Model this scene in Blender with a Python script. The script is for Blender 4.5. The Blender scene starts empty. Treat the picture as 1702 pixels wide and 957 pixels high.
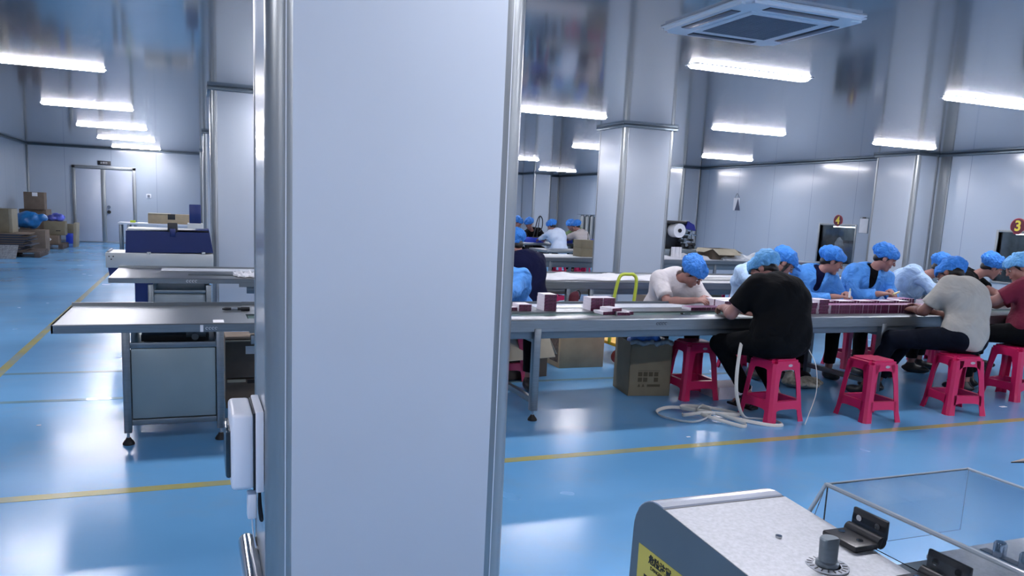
import bpy, bmesh, math, random
import numpy as np
from mathutils import Vector, Matrix
random.seed(7); np.random.seed(7)
PI = math.pi
scene = bpy.context.scene
C = scene.collection
# ------------------------------------------------------------------ camera
cam_d = bpy.data.cameras.new('camera'); cam = bpy.data.objects.new('camera', cam_d); C.objects.link(cam)
scene.camera = cam
def _cam():
    pi, ro, ya = .1547, .0436, .3697
    c, s = math.cos(ya), math.sin(ya)
    Rz = Matrix(((c, -s, 0), (s, c, 0), (0, 0, 1)))
    B = Matrix(((1, 0, 0), (0, 0, -1), (0, 1, 0)))
    cx, sx = math.cos(pi), math.sin(pi); Rx = Matrix(((1, 0, 0), (0, cx, -sx), (0, sx, cx)))
    cr, sr = math.cos(ro), math.sin(ro); Rr = Matrix(((cr, -sr, 0), (sr, cr, 0), (0, 0, 1)))
    M = Rr @ Rx @ B @ Rz
    r, d, f = M[0], M[1], M[2]
    return Matrix(((r[0], -d[0], -f[0], 0), (r[1], -d[1], -f[1], 0), (r[2], -d[2], -f[2], 1.42), (0, 0, 0, 1)))
cam.matrix_world = _cam()
cam_d.sensor_width = 36; cam_d.lens = 1300.9 / 1702 * 36
cam_d.shift_x = 29.5 / 1702; cam_d.shift_y = 73.0 / 1702; cam_d.clip_start = .05
# ------------------------------------------------------------------ world, exposure
w = bpy.data.worlds.new('world'); scene.world = w; w.use_nodes = True
w.node_tree.nodes['Background'].inputs[0].default_value = (.55, .68, 1, 1)
w.node_tree.nodes['Background'].inputs[1].default_value = .25
vs = scene.view_settings
vs.view_transform = 'Standard'; vs.look = 'None'; vs.gamma = 1; vs.use_curve_mapping = False
vs.exposure = 0.0
LAMP = 86.0
LAMP_COL = (.97, .94, 1.0)
# ------------------------------------------------------------------ helpers
def lin(h):
    h = h.lstrip('#'); v = [int(h[i:i+2], 16) / 255 for i in (0, 2, 4)]
    return tuple(x / 12.92 if x <= .04045 else ((x + .055) / 1.055) ** 2.4 for x in v)
MATS = {}
def mat(name, col, rough=.5, metal=0, var=.08, nscale=6, bump=0, bscale=60, spec=.5, coat=0, stretch=None, emit=None, estr=0, trans=0, alpha=1, rvar=0, sheen=0, coatr=.05, bdist=.01, dist=0):
    if name in MATS: return MATS[name]
    if isinstance(col, str): col = lin(col)
    m = bpy.data.materials.new(name); m.use_nodes = True; nt = m.node_tree; N = nt.nodes; L = nt.links
    b = N['Principled BSDF']
    b.inputs['Roughness'].default_value = rough; b.inputs['Metallic'].default_value = metal
    b.inputs['Specular IOR Level'].default_value = spec; b.inputs['Coat Weight'].default_value = coat
    b.inputs['Coat Roughness'].default_value = coatr
    if sheen: b.inputs['Sheen Weight'].default_value = sheen
    tc = N.new('ShaderNodeTexCoord'); mp = N.new('ShaderNodeMapping'); L.new(tc.outputs['Object'], mp.inputs[0])
    if stretch: mp.inputs['Scale'].default_value = stretch
    n = N.new('ShaderNodeTexNoise'); n.inputs['Scale'].default_value = nscale; n.inputs['Detail'].default_value = 4
    L.new(mp.outputs[0], n.inputs['Vector'])
    r = N.new('ShaderNodeValToRGB'); r.color_ramp.elements[0].position = .3; r.color_ramp.elements[1].position = .7
    r.color_ramp.elements[0].color = tuple(c * (1 - var) for c in col) + (1,)
    r.color_ramp.elements[1].color = tuple(min(1, c * (1 + var)) for c in col) + (1,)
    L.new(n.outputs[0], r.inputs[0]); L.new(r.outputs[0], b.inputs['Base Color'])
    if rvar:
        mr = N.new('ShaderNodeMapRange'); L.new(n.outputs[0], mr.inputs[0]); mr.inputs[3].default_value = rough - rvar; mr.inputs[4].default_value = rough + rvar
        mr.inputs[1].default_value = .3; mr.inputs[2].default_value = .7
        L.new(mr.outputs[0], b.inputs['Roughness'])
    if bump:
        n2 = N.new('ShaderNodeTexNoise'); n2.inputs['Scale'].default_value = bscale; n2.inputs['Detail'].default_value = 3
        L.new(mp.outputs[0], n2.inputs['Vector'])
        bp = N.new('ShaderNodeBump'); bp.inputs['Strength'].default_value = bump; bp.inputs['Distance'].default_value = bdist; n2.inputs['Distortion'].default_value = dist
        L.new(n2.outputs[0], bp.inputs['Height']); L.new(bp.outputs[0], b.inputs['Normal'])
    if emit is not None:
        b.inputs['Emission Color'].default_value = tuple(emit) + (1,); b.inputs['Emission Strength'].default_value = estr
    if trans:
        b.inputs['Transmission Weight'].default_value = trans; b.inputs['IOR'].default_value = 1.45
    if alpha < 1: b.inputs['Alpha'].default_value = alpha
    MATS[name] = m; m['bsdf'] = b.name
    return m
STEEL = mat('brushed_steel', '#7b8287', .33, .85, .10, 9, stretch=(1, 30, 30), bump=.04, bscale=20)
STEEL_D = mat('grey_steel', '#6d7880', .38, .7, .08, 7, stretch=(1, 20, 20))
PANEL = mat('cabinet_steel', '#7f8f94', .42, .35, .05, 3)
ALU = mat('aluminium_trim', '#93989a', .33, .7, .06, 3, stretch=(10, 10, .5))
CHROME = mat('chrome', '#b9bcc0', .12, 1, .03)
BLACKP = mat('black_plastic', '#14161b', .4, 0, .1, 20)
WHITEP = mat('white_plastic', '#dfe4ee', .35, 0, .02, 4)
RUBBER = mat('black_rubber', '#0d0e11', .7)
CARD = mat('cardboard', '#a09076', .85, 0, .10, 8, bump=.1, bscale=30)
CARDD = mat('dark_cardboard', '#6b5f54', .85, 0, .12, 8, bump=.1, bscale=30)
CARDO = mat('olive_cardboard', '#716b59', .85, 0, .10, 6, bump=.1, bscale=25)
CARDL = mat('pale_cardboard', '#b7b09c', .85, 0, .06, 8)
PAPER = mat('white_paper', '#e4e6ea', .8, 0, .03, 10)
WCLOTH = mat('white_cloth', '#e2e4ea', .9, 0, .04, 12, bump=.3, bscale=14, sheen=.2)
REDP = mat('rose_red_plastic', '#c21a55', .36, 0, .06, 5, coat=.15)
MACHB = mat('machine_blue_paint', '#08235f', .38, .1, .05, 3)
MACHW = mat('machine_pale_grey_paint', '#b8bcbc', .4, .1, .04, 5)
BLUEB = mat('blue_bin_plastic', '#2440b8', .35, 0, .08, 6)
BELT = mat('green_belt', '#3d5c58', .28, 0, .08, 10)
CAP = mat('blue_cap_fabric', '#2f7fd6', .72, 0, .14, 28, bump=.9, bscale=26, bdist=.022, dist=1.2)
CAPL = mat('pale_blue_cap_fabric', '#68aee6', .72, 0, .16, 26, bump=.9, bscale=26, bdist=.022, dist=1.2)
GOWN = mat('blue_gown_fabric', '#4a90dc', .75, 0, .12, 12, bump=1.0, bscale=7, bdist=.05, dist=1.0)
GOWNL = mat('pale_gown_fabric', '#a9c6e6', .75, 0, .10, 12, bump=1.0, bscale=7, bdist=.05, dist=1.0)
BLK = mat('black_fabric', '#07090d', .9, 0, .15, 12, bump=.7, bscale=4.5, bdist=.05, dist=.7, spec=.15)
NAVY = mat('navy_fabric', '#0b1030', .9, 0, .12, 12, bump=.7, bscale=4.5, bdist=.05, dist=.7, spec=.15)
GREYT = mat('grey_tshirt_fabric', '#a1a09a', .9, 0, .05, 14, bump=.7, bscale=4.5, bdist=.05, dist=.7)
WTEE = mat('white_tshirt_fabric', '#cdc9cb', .9, 0, .05, 14, bump=.7, bscale=4.5, bdist=.05, dist=.7)
RED = mat('dark_red_fabric', '#6c0d2e', .85, 0, .10, 12, bump=.7, bscale=4.5, bdist=.05, dist=.7)
GREENT = mat('green_fabric', '#55704a', .85, 0, .2, 30)
JEANS = mat('dark_navy_trousers', '#080e1b', .9, 0, .15, 12, bump=.7, bscale=5, bdist=.05, dist=.7, spec=.15)
SKIN = mat('skin', '#987068', .5, 0, .05, 14, spec=.35)
SKIND = mat('tanned_skin', '#6e4b43', .5, 0, .05, 14, spec=.35)
HAIR = mat('black_hair', '#0c0a0b', .5, 0, .2, 60, stretch=(1, 1, .2))
LIPS = mat('lips', '#8a4a4a', .5)
EYEW = mat('eye_white', '#c8c5c4', .4)
MAROON = mat('maroon_carton_print', '#541c3e', .4, 0, .75, 60, stretch=(2, 1, 1))
MAROONT = mat('mauve_carton_top', '#8e5a80', .45, 0, .10, 30)
CARTW = mat('white_carton_side', '#d8d3dd', .5, 0, .05, 20)
YEL = mat('yellow_label', '#b9ad4c', .5, 0, .08, 10)
TEXTK = mat('black_print', '#16161a', .6)

def nm(o, mats):
    for m in (mats if isinstance(mats, (list, tuple)) else [mats]): o.data.materials.append(m)
def finish(me, smooth=35):
    if smooth:
        me.shade_smooth(); me.set_sharp_from_angle(angle=math.radians(smooth))
def obj(name, bm, m, parent=None, loc=(0, 0, 0), smooth=35, rot=None):
    me = bpy.data.meshes.new(name); bmesh.ops.recalc_face_normals(bm, faces=bm.faces[:]); bm.to_mesh(me); bm.free()
    for x in (m if isinstance(m, (list, tuple)) else [m]): me.materials.append(x)
    finish(me, smooth)
    o = bpy.data.objects.new(name, me); C.objects.link(o); o.location = loc
    if rot: o.rotation_euler = rot
    if parent: o.parent = parent
    return o
def thing(name, label, cat, loc=(0, 0, 0), rz=0, group=None):
    o = bpy.data.objects.new(name, None); C.objects.link(o); o.location = loc; o.rotation_euler = (0, 0, rz); o.empty_display_size = .1
    o['label'] = label; o['category'] = cat
    if group: o['group'] = group
    return o
def tag(o, label, cat, group=None, kind=None):
    o['label'] = label; o['category'] = cat
    if group: o['group'] = group
    if kind: o['kind'] = kind
    return o
def struct(name, bm, m, smooth=35):
    o = obj(name, bm, m, smooth=smooth); o['kind'] = 'structure'; return o
def kids(o): return [c for c in list(bpy.data.objects) if c.parent == o]
def dup(root, loc, rz=None, label=None, group=None, ch_cache={}):
    r = root.copy(); C.objects.link(r); r.location = loc
    if rz is not None: r.rotation_euler = (0, 0, rz)
    if label: r['label'] = label
    if group: r['group'] = group
    if root.name not in ch_cache:
        ch_cache[root.name] = [(c, kids(c)) for c in kids(root)]
    for ch, gs in ch_cache[root.name]:
        c = ch.copy(); C.objects.link(c); c.parent = r
        for g in gs:
            d = g.copy(); C.objects.link(d); d.parent = c
    return r
def bx(bm, x0, x1, y0, y1, z0, z1, bev=0, mi=0, seg=2, M=None):
    b2 = bmesh.new()
    v = [b2.verts.new((x, y, z)) for z in (z0, z1) for y in (y0, y1) for x in (x0, x1)]
    for f in ((0, 1, 3, 2), (4, 6, 7, 5), (0, 4, 5, 1), (2, 3, 7, 6), (0, 2, 6, 4), (1, 5, 7, 3)): b2.faces.new([v[i] for i in f])
    if bev: bmesh.ops.bevel(b2, geom=b2.edges[:], offset=bev, segments=seg, affect='EDGES', profile=.5)
    return merge(bm, b2, mi, M)
def merge(bm, b2, mi=0, M=None):
    mp = {}
    for v in b2.verts:
        co = v.co if M is None else M @ v.co
        mp[v.index] = bm.verts.new(co)
    for f in b2.faces:
        try:
            nf = bm.faces.new([mp[v.index] for v in f.verts]); nf.material_index = mi if mi is not None else f.material_index
        except ValueError: pass
    b2.free(); return bm
def merge_i(b2): b2.verts.index_update()
_old_merge = merge
def merge(bm, b2, mi=0, M=None):
    b2.verts.index_update(); return _old_merge(bm, b2, mi, M)
def cyl(bm, p0, p1, r0, r1=None, n=20, mi=0, caps=True):
    r1 = r0 if r1 is None else r1
    p0, p1 = Vector(p0), Vector(p1); d = (p1 - p0).normalized()
    a = d.orthogonal().normalized(); b = d.cross(a)
    A = [bm.verts.new(p0 + r0 * (a * math.cos(2*PI*i/n) + b * math.sin(2*PI*i/n))) for i in range(n)]
    B = [bm.verts.new(p1 + r1 * (a * math.cos(2*PI*i/n) + b * math.sin(2*PI*i/n))) for i in range(n)]
    for i in range(n):
        f = bm.faces.new((A[i], A[(i+1) % n], B[(i+1) % n], B[i])); f.material_index = mi
    if caps:
        bm.faces.new(A[::-1]).material_index = mi; bm.faces.new(B).material_index = mi
    return bm
def spline(pts, n=8):
    P = [Vector(p) for p in pts]; P = [2*P[0]-P[1]] + P + [2*P[-1]-P[-2]]; out = []
    for i in range(1, len(P) - 2):
        for k in range(n):
            t = k / n; a, b, c, d = P[i-1], P[i], P[i+1], P[i+2]
            out.append(.5 * ((2*b) + (c-a)*t + (2*a-5*b+4*c-d)*t*t + (3*b-a-3*c+d)*t**3))
    out.append(P[-2]); return out
def tube(bm, pts, r, n=10, mi=0, flat=None):
    P = [Vector(p) for p in pts]; rings = []; up = Vector((0, 0, 1))
    a = None
    for i, p in enumerate(P):
        t = (P[min(i+1, len(P)-1)] - P[max(i-1, 0)]).normalized()
        if a is None: a = t.orthogonal().normalized() if flat is None else (t.cross(up).normalized() if t.cross(up).length > .01 else Vector((1, 0, 0)))
        a = (a - t * a.dot(t)).normalized()
        b = t.cross(a)
        if flat: rings.append([bm.verts.new(p + a*r*math.cos(2*PI*k/n) + b*flat*math.sin(2*PI*k/n)) for k in range(n)])
        else: rings.append([bm.verts.new(p + r*(a*math.cos(2*PI*k/n) + b*math.sin(2*PI*k/n))) for k in range(n)])
    for i in range(len(rings) - 1):
        for k in range(n):
            bm.faces.new((rings[i][k], rings[i][(k+1) % n], rings[i+1][(k+1) % n], rings[i+1][k])).material_index = mi
    bm.faces.new(rings[0][::-1]); bm.faces.new(rings[-1])
    return bm
def lathe(bm, prof, c=(0, 0, 0), n=24, mi=0, M=None):
    rings = []
    for r, z in prof:
        ring = []
        for i in range(n):
            v = Vector((c[0] + r*math.cos(2*PI*i/n), c[1] + r*math.sin(2*PI*i/n), c[2] + z))
            ring.append(bm.verts.new(v if M is None else M @ v))
        rings.append(ring)
    for i in range(len(rings)-1):
        for k in range(n): bm.faces.new((rings[i][k], rings[i][(k+1) % n], rings[i+1][(k+1) % n], rings[i+1][k])).material_index = mi
    bm.faces.new(rings[0][::-1]).material_index = mi; bm.faces.new(rings[-1]).material_index = mi
    return bm
def prism(bm, poly, axis, a, b, mi=0):
    def P(u, v, t): return {'x': (t, u, v), 'y': (u, t, v), 'z': (u, v, t)}[axis]
    A = [bm.verts.new(P(u, v, a)) for u, v in poly]; B = [bm.verts.new(P(u, v, b)) for u, v in poly]; n = len(poly)
    for i in range(n): bm.faces.new((A[i], A[(i+1) % n], B[(i+1) % n], B[i])).material_index = mi
    bm.faces.new(A[::-1]).material_index = mi; bm.faces.new(B).material_index = mi
    return bm
def nb(): return bmesh.new()
def box(name, x0, x1, y0, y1, z0, z1, m, parent=None, bev=.002, loc=(0, 0, 0), rot=None):
    return obj(name, bx(nb(), x0, x1, y0, y1, z0, z1, bev), m, parent, loc, rot=rot)
def text_mesh(name, s, size, m, parent, M, depth=.001, offset=0):
    cu = bpy.data.curves.new('t', 'FONT'); cu.body = s; cu.size = size; cu.extrude = depth; cu.align_x = 'CENTER'; cu.align_y = 'CENTER'; cu.offset = offset
    to = bpy.data.objects.new('t', cu); C.objects.link(to)
    dg = bpy.context.evaluated_depsgraph_get(); me = bpy.data.meshes.new_from_object(to.evaluated_get(dg))
    bpy.data.objects.remove(to); bpy.data.curves.remove(cu)
    me.transform(M); me.materials.clear(); me.materials.append(m)
    o = bpy.data.objects.new(name, me); C.objects.link(o)
    if parent: o.parent = parent
    return o
# matrices for writing on faces: facing -Y, facing -X
FACE_Y = lambda x, y, z: Matrix.Translation((x, y, z)) @ Matrix.Rotation(PI/2, 4, 'X')
FACE_X = lambda x, y, z: Matrix.Translation((x, y, z)) @ Matrix.Rotation(-PI/2, 4, 'Z') @ Matrix.Rotation(PI/2, 4, 'X')

# ------------------------------------------------------------------ room
XL, XR, YF, YB, H = -4.27, 11.95, 25.2, -2.5, 2.682
def panel_mat(name, col, rough, seams_axis, spacing, off, coat=.3, metal=.0, seamcol='#3b4654', wdt=.006, seam2=None, bump=.02, spec=.5):
    m = mat(name, col, rough, metal, .03, .8, coat=coat, coatr=rough*.5, bump=bump, bscale=1.2, spec=spec)
    nt = m.node_tree; N = nt.nodes; L = nt.links; b = N['Principled BSDF']
    base = b.inputs['Base Color'].links[0].from_socket
    tc = N.new('ShaderNodeTexCoord'); sp = N.new('ShaderNodeSeparateXYZ'); L.new(tc.outputs['Object'], sp.inputs[0])
    cur = base
    for ax, s, o, wd, colr in [(seams_axis, spacing, off, wdt, seamcol)] + ([seam2] if seam2 else []):
        a = N.new('ShaderNodeMath'); a.operation = 'SUBTRACT'; L.new(sp.outputs[ax], a.inputs[0]); a.inputs[1].default_value = o
        p = N.new('ShaderNodeMath'); p.operation = 'PINGPONG'; L.new(a.outputs[0], p.inputs[0]); p.inputs[1].default_value = s/2
        l = N.new('ShaderNodeMath'); l.operation = 'LESS_THAN'; L.new(p.outputs[0], l.inputs[0]); l.inputs[1].default_value = wd
        mx = N.new('ShaderNodeMix'); mx.data_type = 'RGBA'; L.new(l.outputs[0], mx.inputs[0]); L.new(cur, mx.inputs[6]); mx.inputs[7].default_value = lin(colr) + (1,)
        cur = mx.outputs[2]
    L.new(cur, b.inputs['Base Color'])
    return m
CEIL = panel_mat('glossy_ceiling_panel', '#5d6470', .16, 1, 2.85, 3.15, coat=.8, metal=.35, seamcol='#1c2431', wdt=.009, seam2=(0, 6.28, -1.285, .004, '#9fabc0'))
WALLX = panel_mat('wall_panel_side', '#a8b4c2', .25, 1, 1.18, 15.4, coat=.5, wdt=.004, seamcol='#7e8a9d')
WALLY = panel_mat('wall_panel_far', '#a8b4c2', .25, 0, 1.18, .2, coat=.5, wdt=.004, seamcol='#7e8a9d')
PIL = panel_mat('pillar_panel', '#aeb7c2', .26, 2, 50, 20, coat=.45, wdt=.0)
# epoxy floor
def floor_mat():
    m = mat('blue_epoxy_floor', '#66a4d6', .22, 0, .05, .9, coat=.2, coatr=.2, bump=.02, bscale=3, rvar=.06, spec=.4)
    nt = m.node_tree; N = nt.nodes; L = nt.links; b = N['Principled BSDF']
    base = b.inputs['Base Color'].links[0].from_socket
    n = N.new('ShaderNodeTexNoise'); n.inputs['Scale'].default_value = 1.7; n.inputs['Detail'].default_value = 8; n.inputs['Roughness'].default_value = .65
    tc = N.new('ShaderNodeTexCoord'); L.new(tc.outputs['Object'], n.inputs['Vector'])
    r = N.new('ShaderNodeValToRGB'); r.color_ramp.elements[0].position = .52; r.color_ramp.elements[1].position = .72
    r.color_ramp.elements[0].color = (0, 0, 0, 1); r.color_ramp.elements[1].color = (.35, .35, .35, 1); L.new(n.outputs[0], r.inputs[0])
    mx = N.new('ShaderNodeMix'); mx.data_type = 'RGBA'; L.new(r.outputs[0], mx.inputs[0]); L.new(base, mx.inputs[6]); mx.inputs[7].default_value = lin('#7f9fb8') + (1,)
    L.new(mx.outputs[2], b.inputs['Base Color'])
    return m
FLOOR = floor_mat()
struct('floor', bx(nb(), XL-.1, XR+.1, YB-.1, YF+.1, -.1, 0), FLOOR, 0)
struct('ceiling', bx(nb(), XL-.1, XR+.1, YB-.1, YF+.1, H, H+.1), CEIL, 0)
struct('wall_left', bx(nb(), XL-.1, XL, YB, YF, 0, H), WALLX, 0)
struct('wall_far', bx(nb(), XL-.1, XR+.1, YF, YF+.1, 0, H), WALLY, 0)
struct('wall_back', bx(nb(), XL-.1, XR+.1, YB-.1, YB, 0, H), WALLY, 0)
# right wall with two pass-through openings
PT = [(11.78, 12.70, .66, 1.40), (7.55, 8.86, .64, 1.415)]
bm = nb(); ys = [YB, 7.55, 8.86, 11.78, 12.70, YF]
for i in range(5):
    if i in (1, 3):
        p = PT[1] if i == 1 else PT[0]
        bx(bm, XR, XR+.1, ys[i], ys[i+1], 0, p[2]); bx(bm, XR, XR+.1, ys[i], ys[i+1], p[3], H)
    else: bx(bm, XR, XR+.1, ys[i], ys[i+1], 0, H)
struct('wall_right', bm, WALLX, 0)
GLASS = mat('window_glass', (.9, .95, 1), .02, 0, 0, 4, trans=1)
DARKIN = mat('dark_window_interior', '#6b757c', .5, 0, .4, 5)
BAGM = mat('clear_plastic_bag', '#c9d2da', .25, 0, .1, 20, bump=.8, bscale=16, alpha=.55)
for i, (y0, y1, z0, z1) in enumerate(PT):
    bm = nb(); t = .035
    bx(bm, XR-.012, XR+.1, y0-t, y0, z0-t, z1+t, .002); bx(bm, XR-.012, XR+.1, y1, y1+t, z0-t, z1+t, .002)
    bx(bm, XR-.012, XR+.1, y0, y1, z0-t, z0, .002); bx(bm, XR-.012, XR+.1, y0, y1, z1, z1+t, .002)
    wo = struct('window_%d' % (i+1), bm, ALU)
    obj('window_pane', bx(nb(), XR+.03, XR+.036, y0, y1, z0, z1), GLASS, wo)
    obj('pass_through_box', bx(bx(bx(bx(bx(nb(), XR+.5, XR+.52, y0, y1, z0, z1), XR+.1, XR+.5, y0-.01, y0, z0, z1), XR+.1, XR+.5, y1, y1+.01, z0, z1), XR+.1, XR+.5, y0, y1, z1, z1+.01), XR+.1, XR+.5, y0, y1, z0-.01, z0), DARKIN, wo)
    obj('added_fill_strip', bx(nb(), XR+.25, XR+.28, y0+.1, y1-.1, z1-.03, z1-.01), mat('dim_fill_glow', (.9, .95, 1), .5, emit=(.8, .9, 1), estr=6), wo)  # unseen glowing strip added to brighten the pass-through interior
# pillars
def pillar(idx, x0, x1, y0, y1):
    r = .055; bm = nb()
    bx(bm, x0+.003, x1-.003, y0+r, y1-r, 0, H, mi=0); bx(bm, x0+r, x1-r, y0+.003, y1-.003, 0, H, mi=0)
    o = struct('pillar_%d' % idx, bm, PIL, 0)
    bm = nb()
    for cx, cy in ((x0+r, y0+r), (x1-r, y0+r), (x0+r, y1-r), (x1-r, y1-r)):
        cyl(bm, (cx, cy, 0), (cx, cy, H), r+.001, n=32)
    obj('corner_trim', bm, ALU, o)
    bm = nb()
    for cx in (x0+r+.001, x1-r-.001): bx(bm, cx-.0015, cx+.0015, y0-.0015, y0+.004, 0, H)
    obj('edge_bead', bm, mat('bead_white', '#cfd4dc', .3, .2), o)
    bm = nb()
    for (a, b_, c, d) in ((x0-.03, x1+.03, y0-.03, y0+.01), (x0-.03, x1+.03, y1-.01, y1+.03), (x0-.03, x0+.01, y0, y1), (x1-.01, x1+.03, y0, y1)):
        bx(bm, a, b_, c, d, H-.045, H, .004)
    obj('ceiling_trim', bm, STEEL_D, o)
    bm = nb()
    for (a, b_, c, d) in ((x0-.0, x1+.0, y0-.012, y0+.01), (x0-.0, x1+.0, y1-.01, y1+.012), (x0-.012, x0+.01, y0, y1), (x1-.01, x1+.012, y0, y1)):
        bx(bm, a, b_, c, d, 0, .07, .004)
    obj('base_trim', bm, ALU, o)
    return o
pillar(1, .2, 1.01, 2.41, 2.95)
pillar(2, .2, 1.01, 9.87, 10.55)
pillar(3, .2, 1.01, 16.6, 17.3)
pillar(4, .2, 1.01, 23.4, 24.1)
pillar(5, 5.64, 6.47, 9.87, 10.62)
pillar(6, 5.64, 6.47, 16.8, 17.5)
pillar(7, 11.45, XR, 10.1, 11.0)
pillar(8, 11.40, XR, 16.9, 17.7)
pillar(9, 10.55, 11.2, 24.2, YF)
# trims where walls meet
k = 1
for x0, x1, y0, y1, z0, z1 in ((XL, XL+.05, YF-.05, YF, 0, H), (XR-.05, XR, YF-.05, YF, 0, H), (XR-.03, XR, 9.86, 10.06, 0, H),
                               (XL, XR, YF-.05, YF, H-.05, H), (XL, XL+.05, YB, YF, H-.05, H), (XR-.05, XR, YB, YF, H-.05, H)):
    struct('trim_%d' % k, bx(nb(), x0, x1, y0, y1, z0, z1, .012), STEEL_D if z0 else ALU); k += 1
for nme, (x0, x1, y0, y1) in {'left': (XL, XL+.015, YB, YF), 'far_left': (XL, -3.2, YF-.015, YF), 'far_right': (-1.5, XR, YF-.015, YF), 'right': (XR-.015, XR, YB, YF)}.items():
    struct('baseboard_' + nme, bx(nb(), x0, x1, y0, y1, 0, .06, .003), ALU)
# yellow lines
def line_mat():
    m = mat('worn_yellow_paint', '#b5a94a', .25, 0, .1, 3, coat=.4)
    nt = m.node_tree; N = nt.nodes; L = nt.links; b = N['Principled BSDF']
    base = b.inputs['Base Color'].links[0].from_socket
    n = N.new('ShaderNodeTexNoise'); n.inputs['Scale'].default_value = 2.2; n.inputs['Detail'].default_value = 6
    tc = N.new('ShaderNodeTexCoord'); L.new(tc.outputs['Object'], n.inputs['Vector'])
    r = N.new('ShaderNodeValToRGB'); r.color_ramp.elements[0].position = .45; r.color_ramp.elements[1].position = .65
    r.color_ramp.elements[0].color = (.15, .15, .15, 1); r.color_ramp.elements[1].color = (.6, .6, .6, 1); L.new(n.outputs[0], r.inputs[0])
    mx = N.new('ShaderNodeMix'); mx.data_type = 'RGBA'; L.new(r.outputs[0], mx.inputs[0]); L.new(base, mx.inputs[6]); mx.inputs[7].default_value = lin('#5f93b8') + (1,)
    L.new(mx.outputs[2], b.inputs['Base Color']); return m
YL = line_mat()
YLF = mat('faded_yellow_paint', '#6f98a8', .2, 0, .25, 1.5, coat=.4)
for x0, x1, y0, y1, m_ in ((-3.9, 11.5, 3.97, 4.04, YL), (-1.46, -1.39, 4.04, 24.6, YL), (-1.39, 5.6, 5.90, 5.96, YLF), (-1.39, -.5, 6.84, 6.9, YLF)):
    struct('trim_%d' % k, bx(nb(), x0, x1, y0, y1, 0, .0015), m_, 0); k += 1
# double door in far wall
DOORP = mat('door_panel', '#b0b9c8', .3, 0, .03, 2, coat=.3)
DX0, DX1, DH = -3.17, -1.53, 2.16
bm = nb()
bx(bm, DX0, DX0+.09, YF-.05, YF, 0, DH, .01); bx(bm, DX1-.09, DX1, YF-.05, YF, 0, DH, .01); bx(bm, DX0, DX1, YF-.05, YF, DH-.09, DH, .01); bx(bm, DX0, DX1, YF-.03, YF, 0, .03, .005)
door = struct('door_1', bm, ALU)
xm = -2.38
a = obj('door_leaf', bx(nb(), DX0+.09, xm-.06, YF-.03, YF-.002, .03, DH-.09, .004), DOORP, door)
b = obj('door_leaf', bx(nb(), xm+.06, DX1-.09, YF-.03, YF-.002, .03, DH-.09, .004), DOORP, door)
obj('meeting_stile', bx(nb(), xm-.06, xm+.06, YF-.04, YF-.002, .03, DH-.09, .01), ALU, door)
bm = nb(); cyl(bm, (xm+.13, YF-.03, 1.02), (xm+.13, YF-.09, 1.02), .045); obj('door_handle', bm, CHROME, b)
bm = nb(); cyl(bm, (xm+.13, YF-.03, .88), (xm+.13, YF-.07, .88), .05); obj('lock_cylinder', bm, BLACKP, b)
t = thing('door_sign', 'small black sign with white characters above the double door', 'sign', (-2.34, YF, 2.25))
box('sign_board', -.17, .17, -.02, -.001, -.06, .06, BLACKP, t)
text_mesh('sign_text', '出货口', .062, PAPER, t, FACE_Y(-.01, -.022, 0))
t = thing('wall_switch', 'square white wall switch beside the double door', 'switch', (-1.2, YF, 1.375))
box('switch_plate', -.065, .065, -.012, -.001, -.065, .065, WHITEP, t); box('rocker', -.035, .035, -.018, -.012, -.04, .04, mat('grey_rocker', '#777d86', .5), t)

# ------------------------------------------------------------------ ceiling lights
LD = mat('lamp_diffuser', (.9, .95, 1), .5, 0, 0, 3, emit=LAMP_COL, estr=LAMP)
proto = thing('ceiling_light', 'x', 'ceiling light', (0, 0, H))
box('lamp_housing', 0, 1.24, -.075, .075, -.005, -.001, WHITEP, proto, .001)
bm = nb(); prism(bm, [(.03, -.062), (1.21, -.062), (1.235, 0), (1.21, .062), (.03, .062), (.005, 0)], 'z', -.024, -.0045)
bmesh.ops.bevel(bm, geom=[e for e in bm.edges if all(v.co.z < -.02 for v in e.verts)], offset=.012, segments=2, affect='EDGES')
obj('lamp_diffuser', bm, LD, proto)
lights = []
for n_, y in enumerate((1.5, 5.6, 9.35, 13.4, 17.2, 20.7, 24.2)): lights.append((-2.06, y, 0, n_))
for c_, x in enumerate((.9, 3.86, 6.78, 9.74)):
    for n_, y in enumerate((1.5, 5.75, 9.42, 13.8, 18.15, 22.0)): lights.append((x, y, c_+1, n_))
lights.append((3.86, -1.2, 2, 9)); lights.append((-2.06, -1.2, 0, 9)); lights.append((6.78, -1.2, 3, 9)); lights.append((9.74, -1.2, 4, 9))  # unseen rear row added for fill, its right pair to brighten the floor
order = ['overhead behind the camera', 'nearest', 'second from the front', 'third from the front', 'fourth from the front', 'fifth from the front', 'farthest, close to the double door wall']
cols = ['left aisle row', 'row beside the foreground pillar', 'row between the pillars', 'row right of the middle pillar', 'rightmost row near the numbered windows']
first = True
for x, y, c_, n_ in lights:
    lab = 'slim white ceiling light, %s in the %s' % (order[n_] if n_ < 7 else 'added unseen at the rear', cols[c_])
    if first: proto.location = (x, y, H); proto['label'] = lab; proto['group'] = 'slim ceiling lights'; first = False
    else: dup(proto, (x, y, H), label=lab, group='slim ceiling lights')
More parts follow.
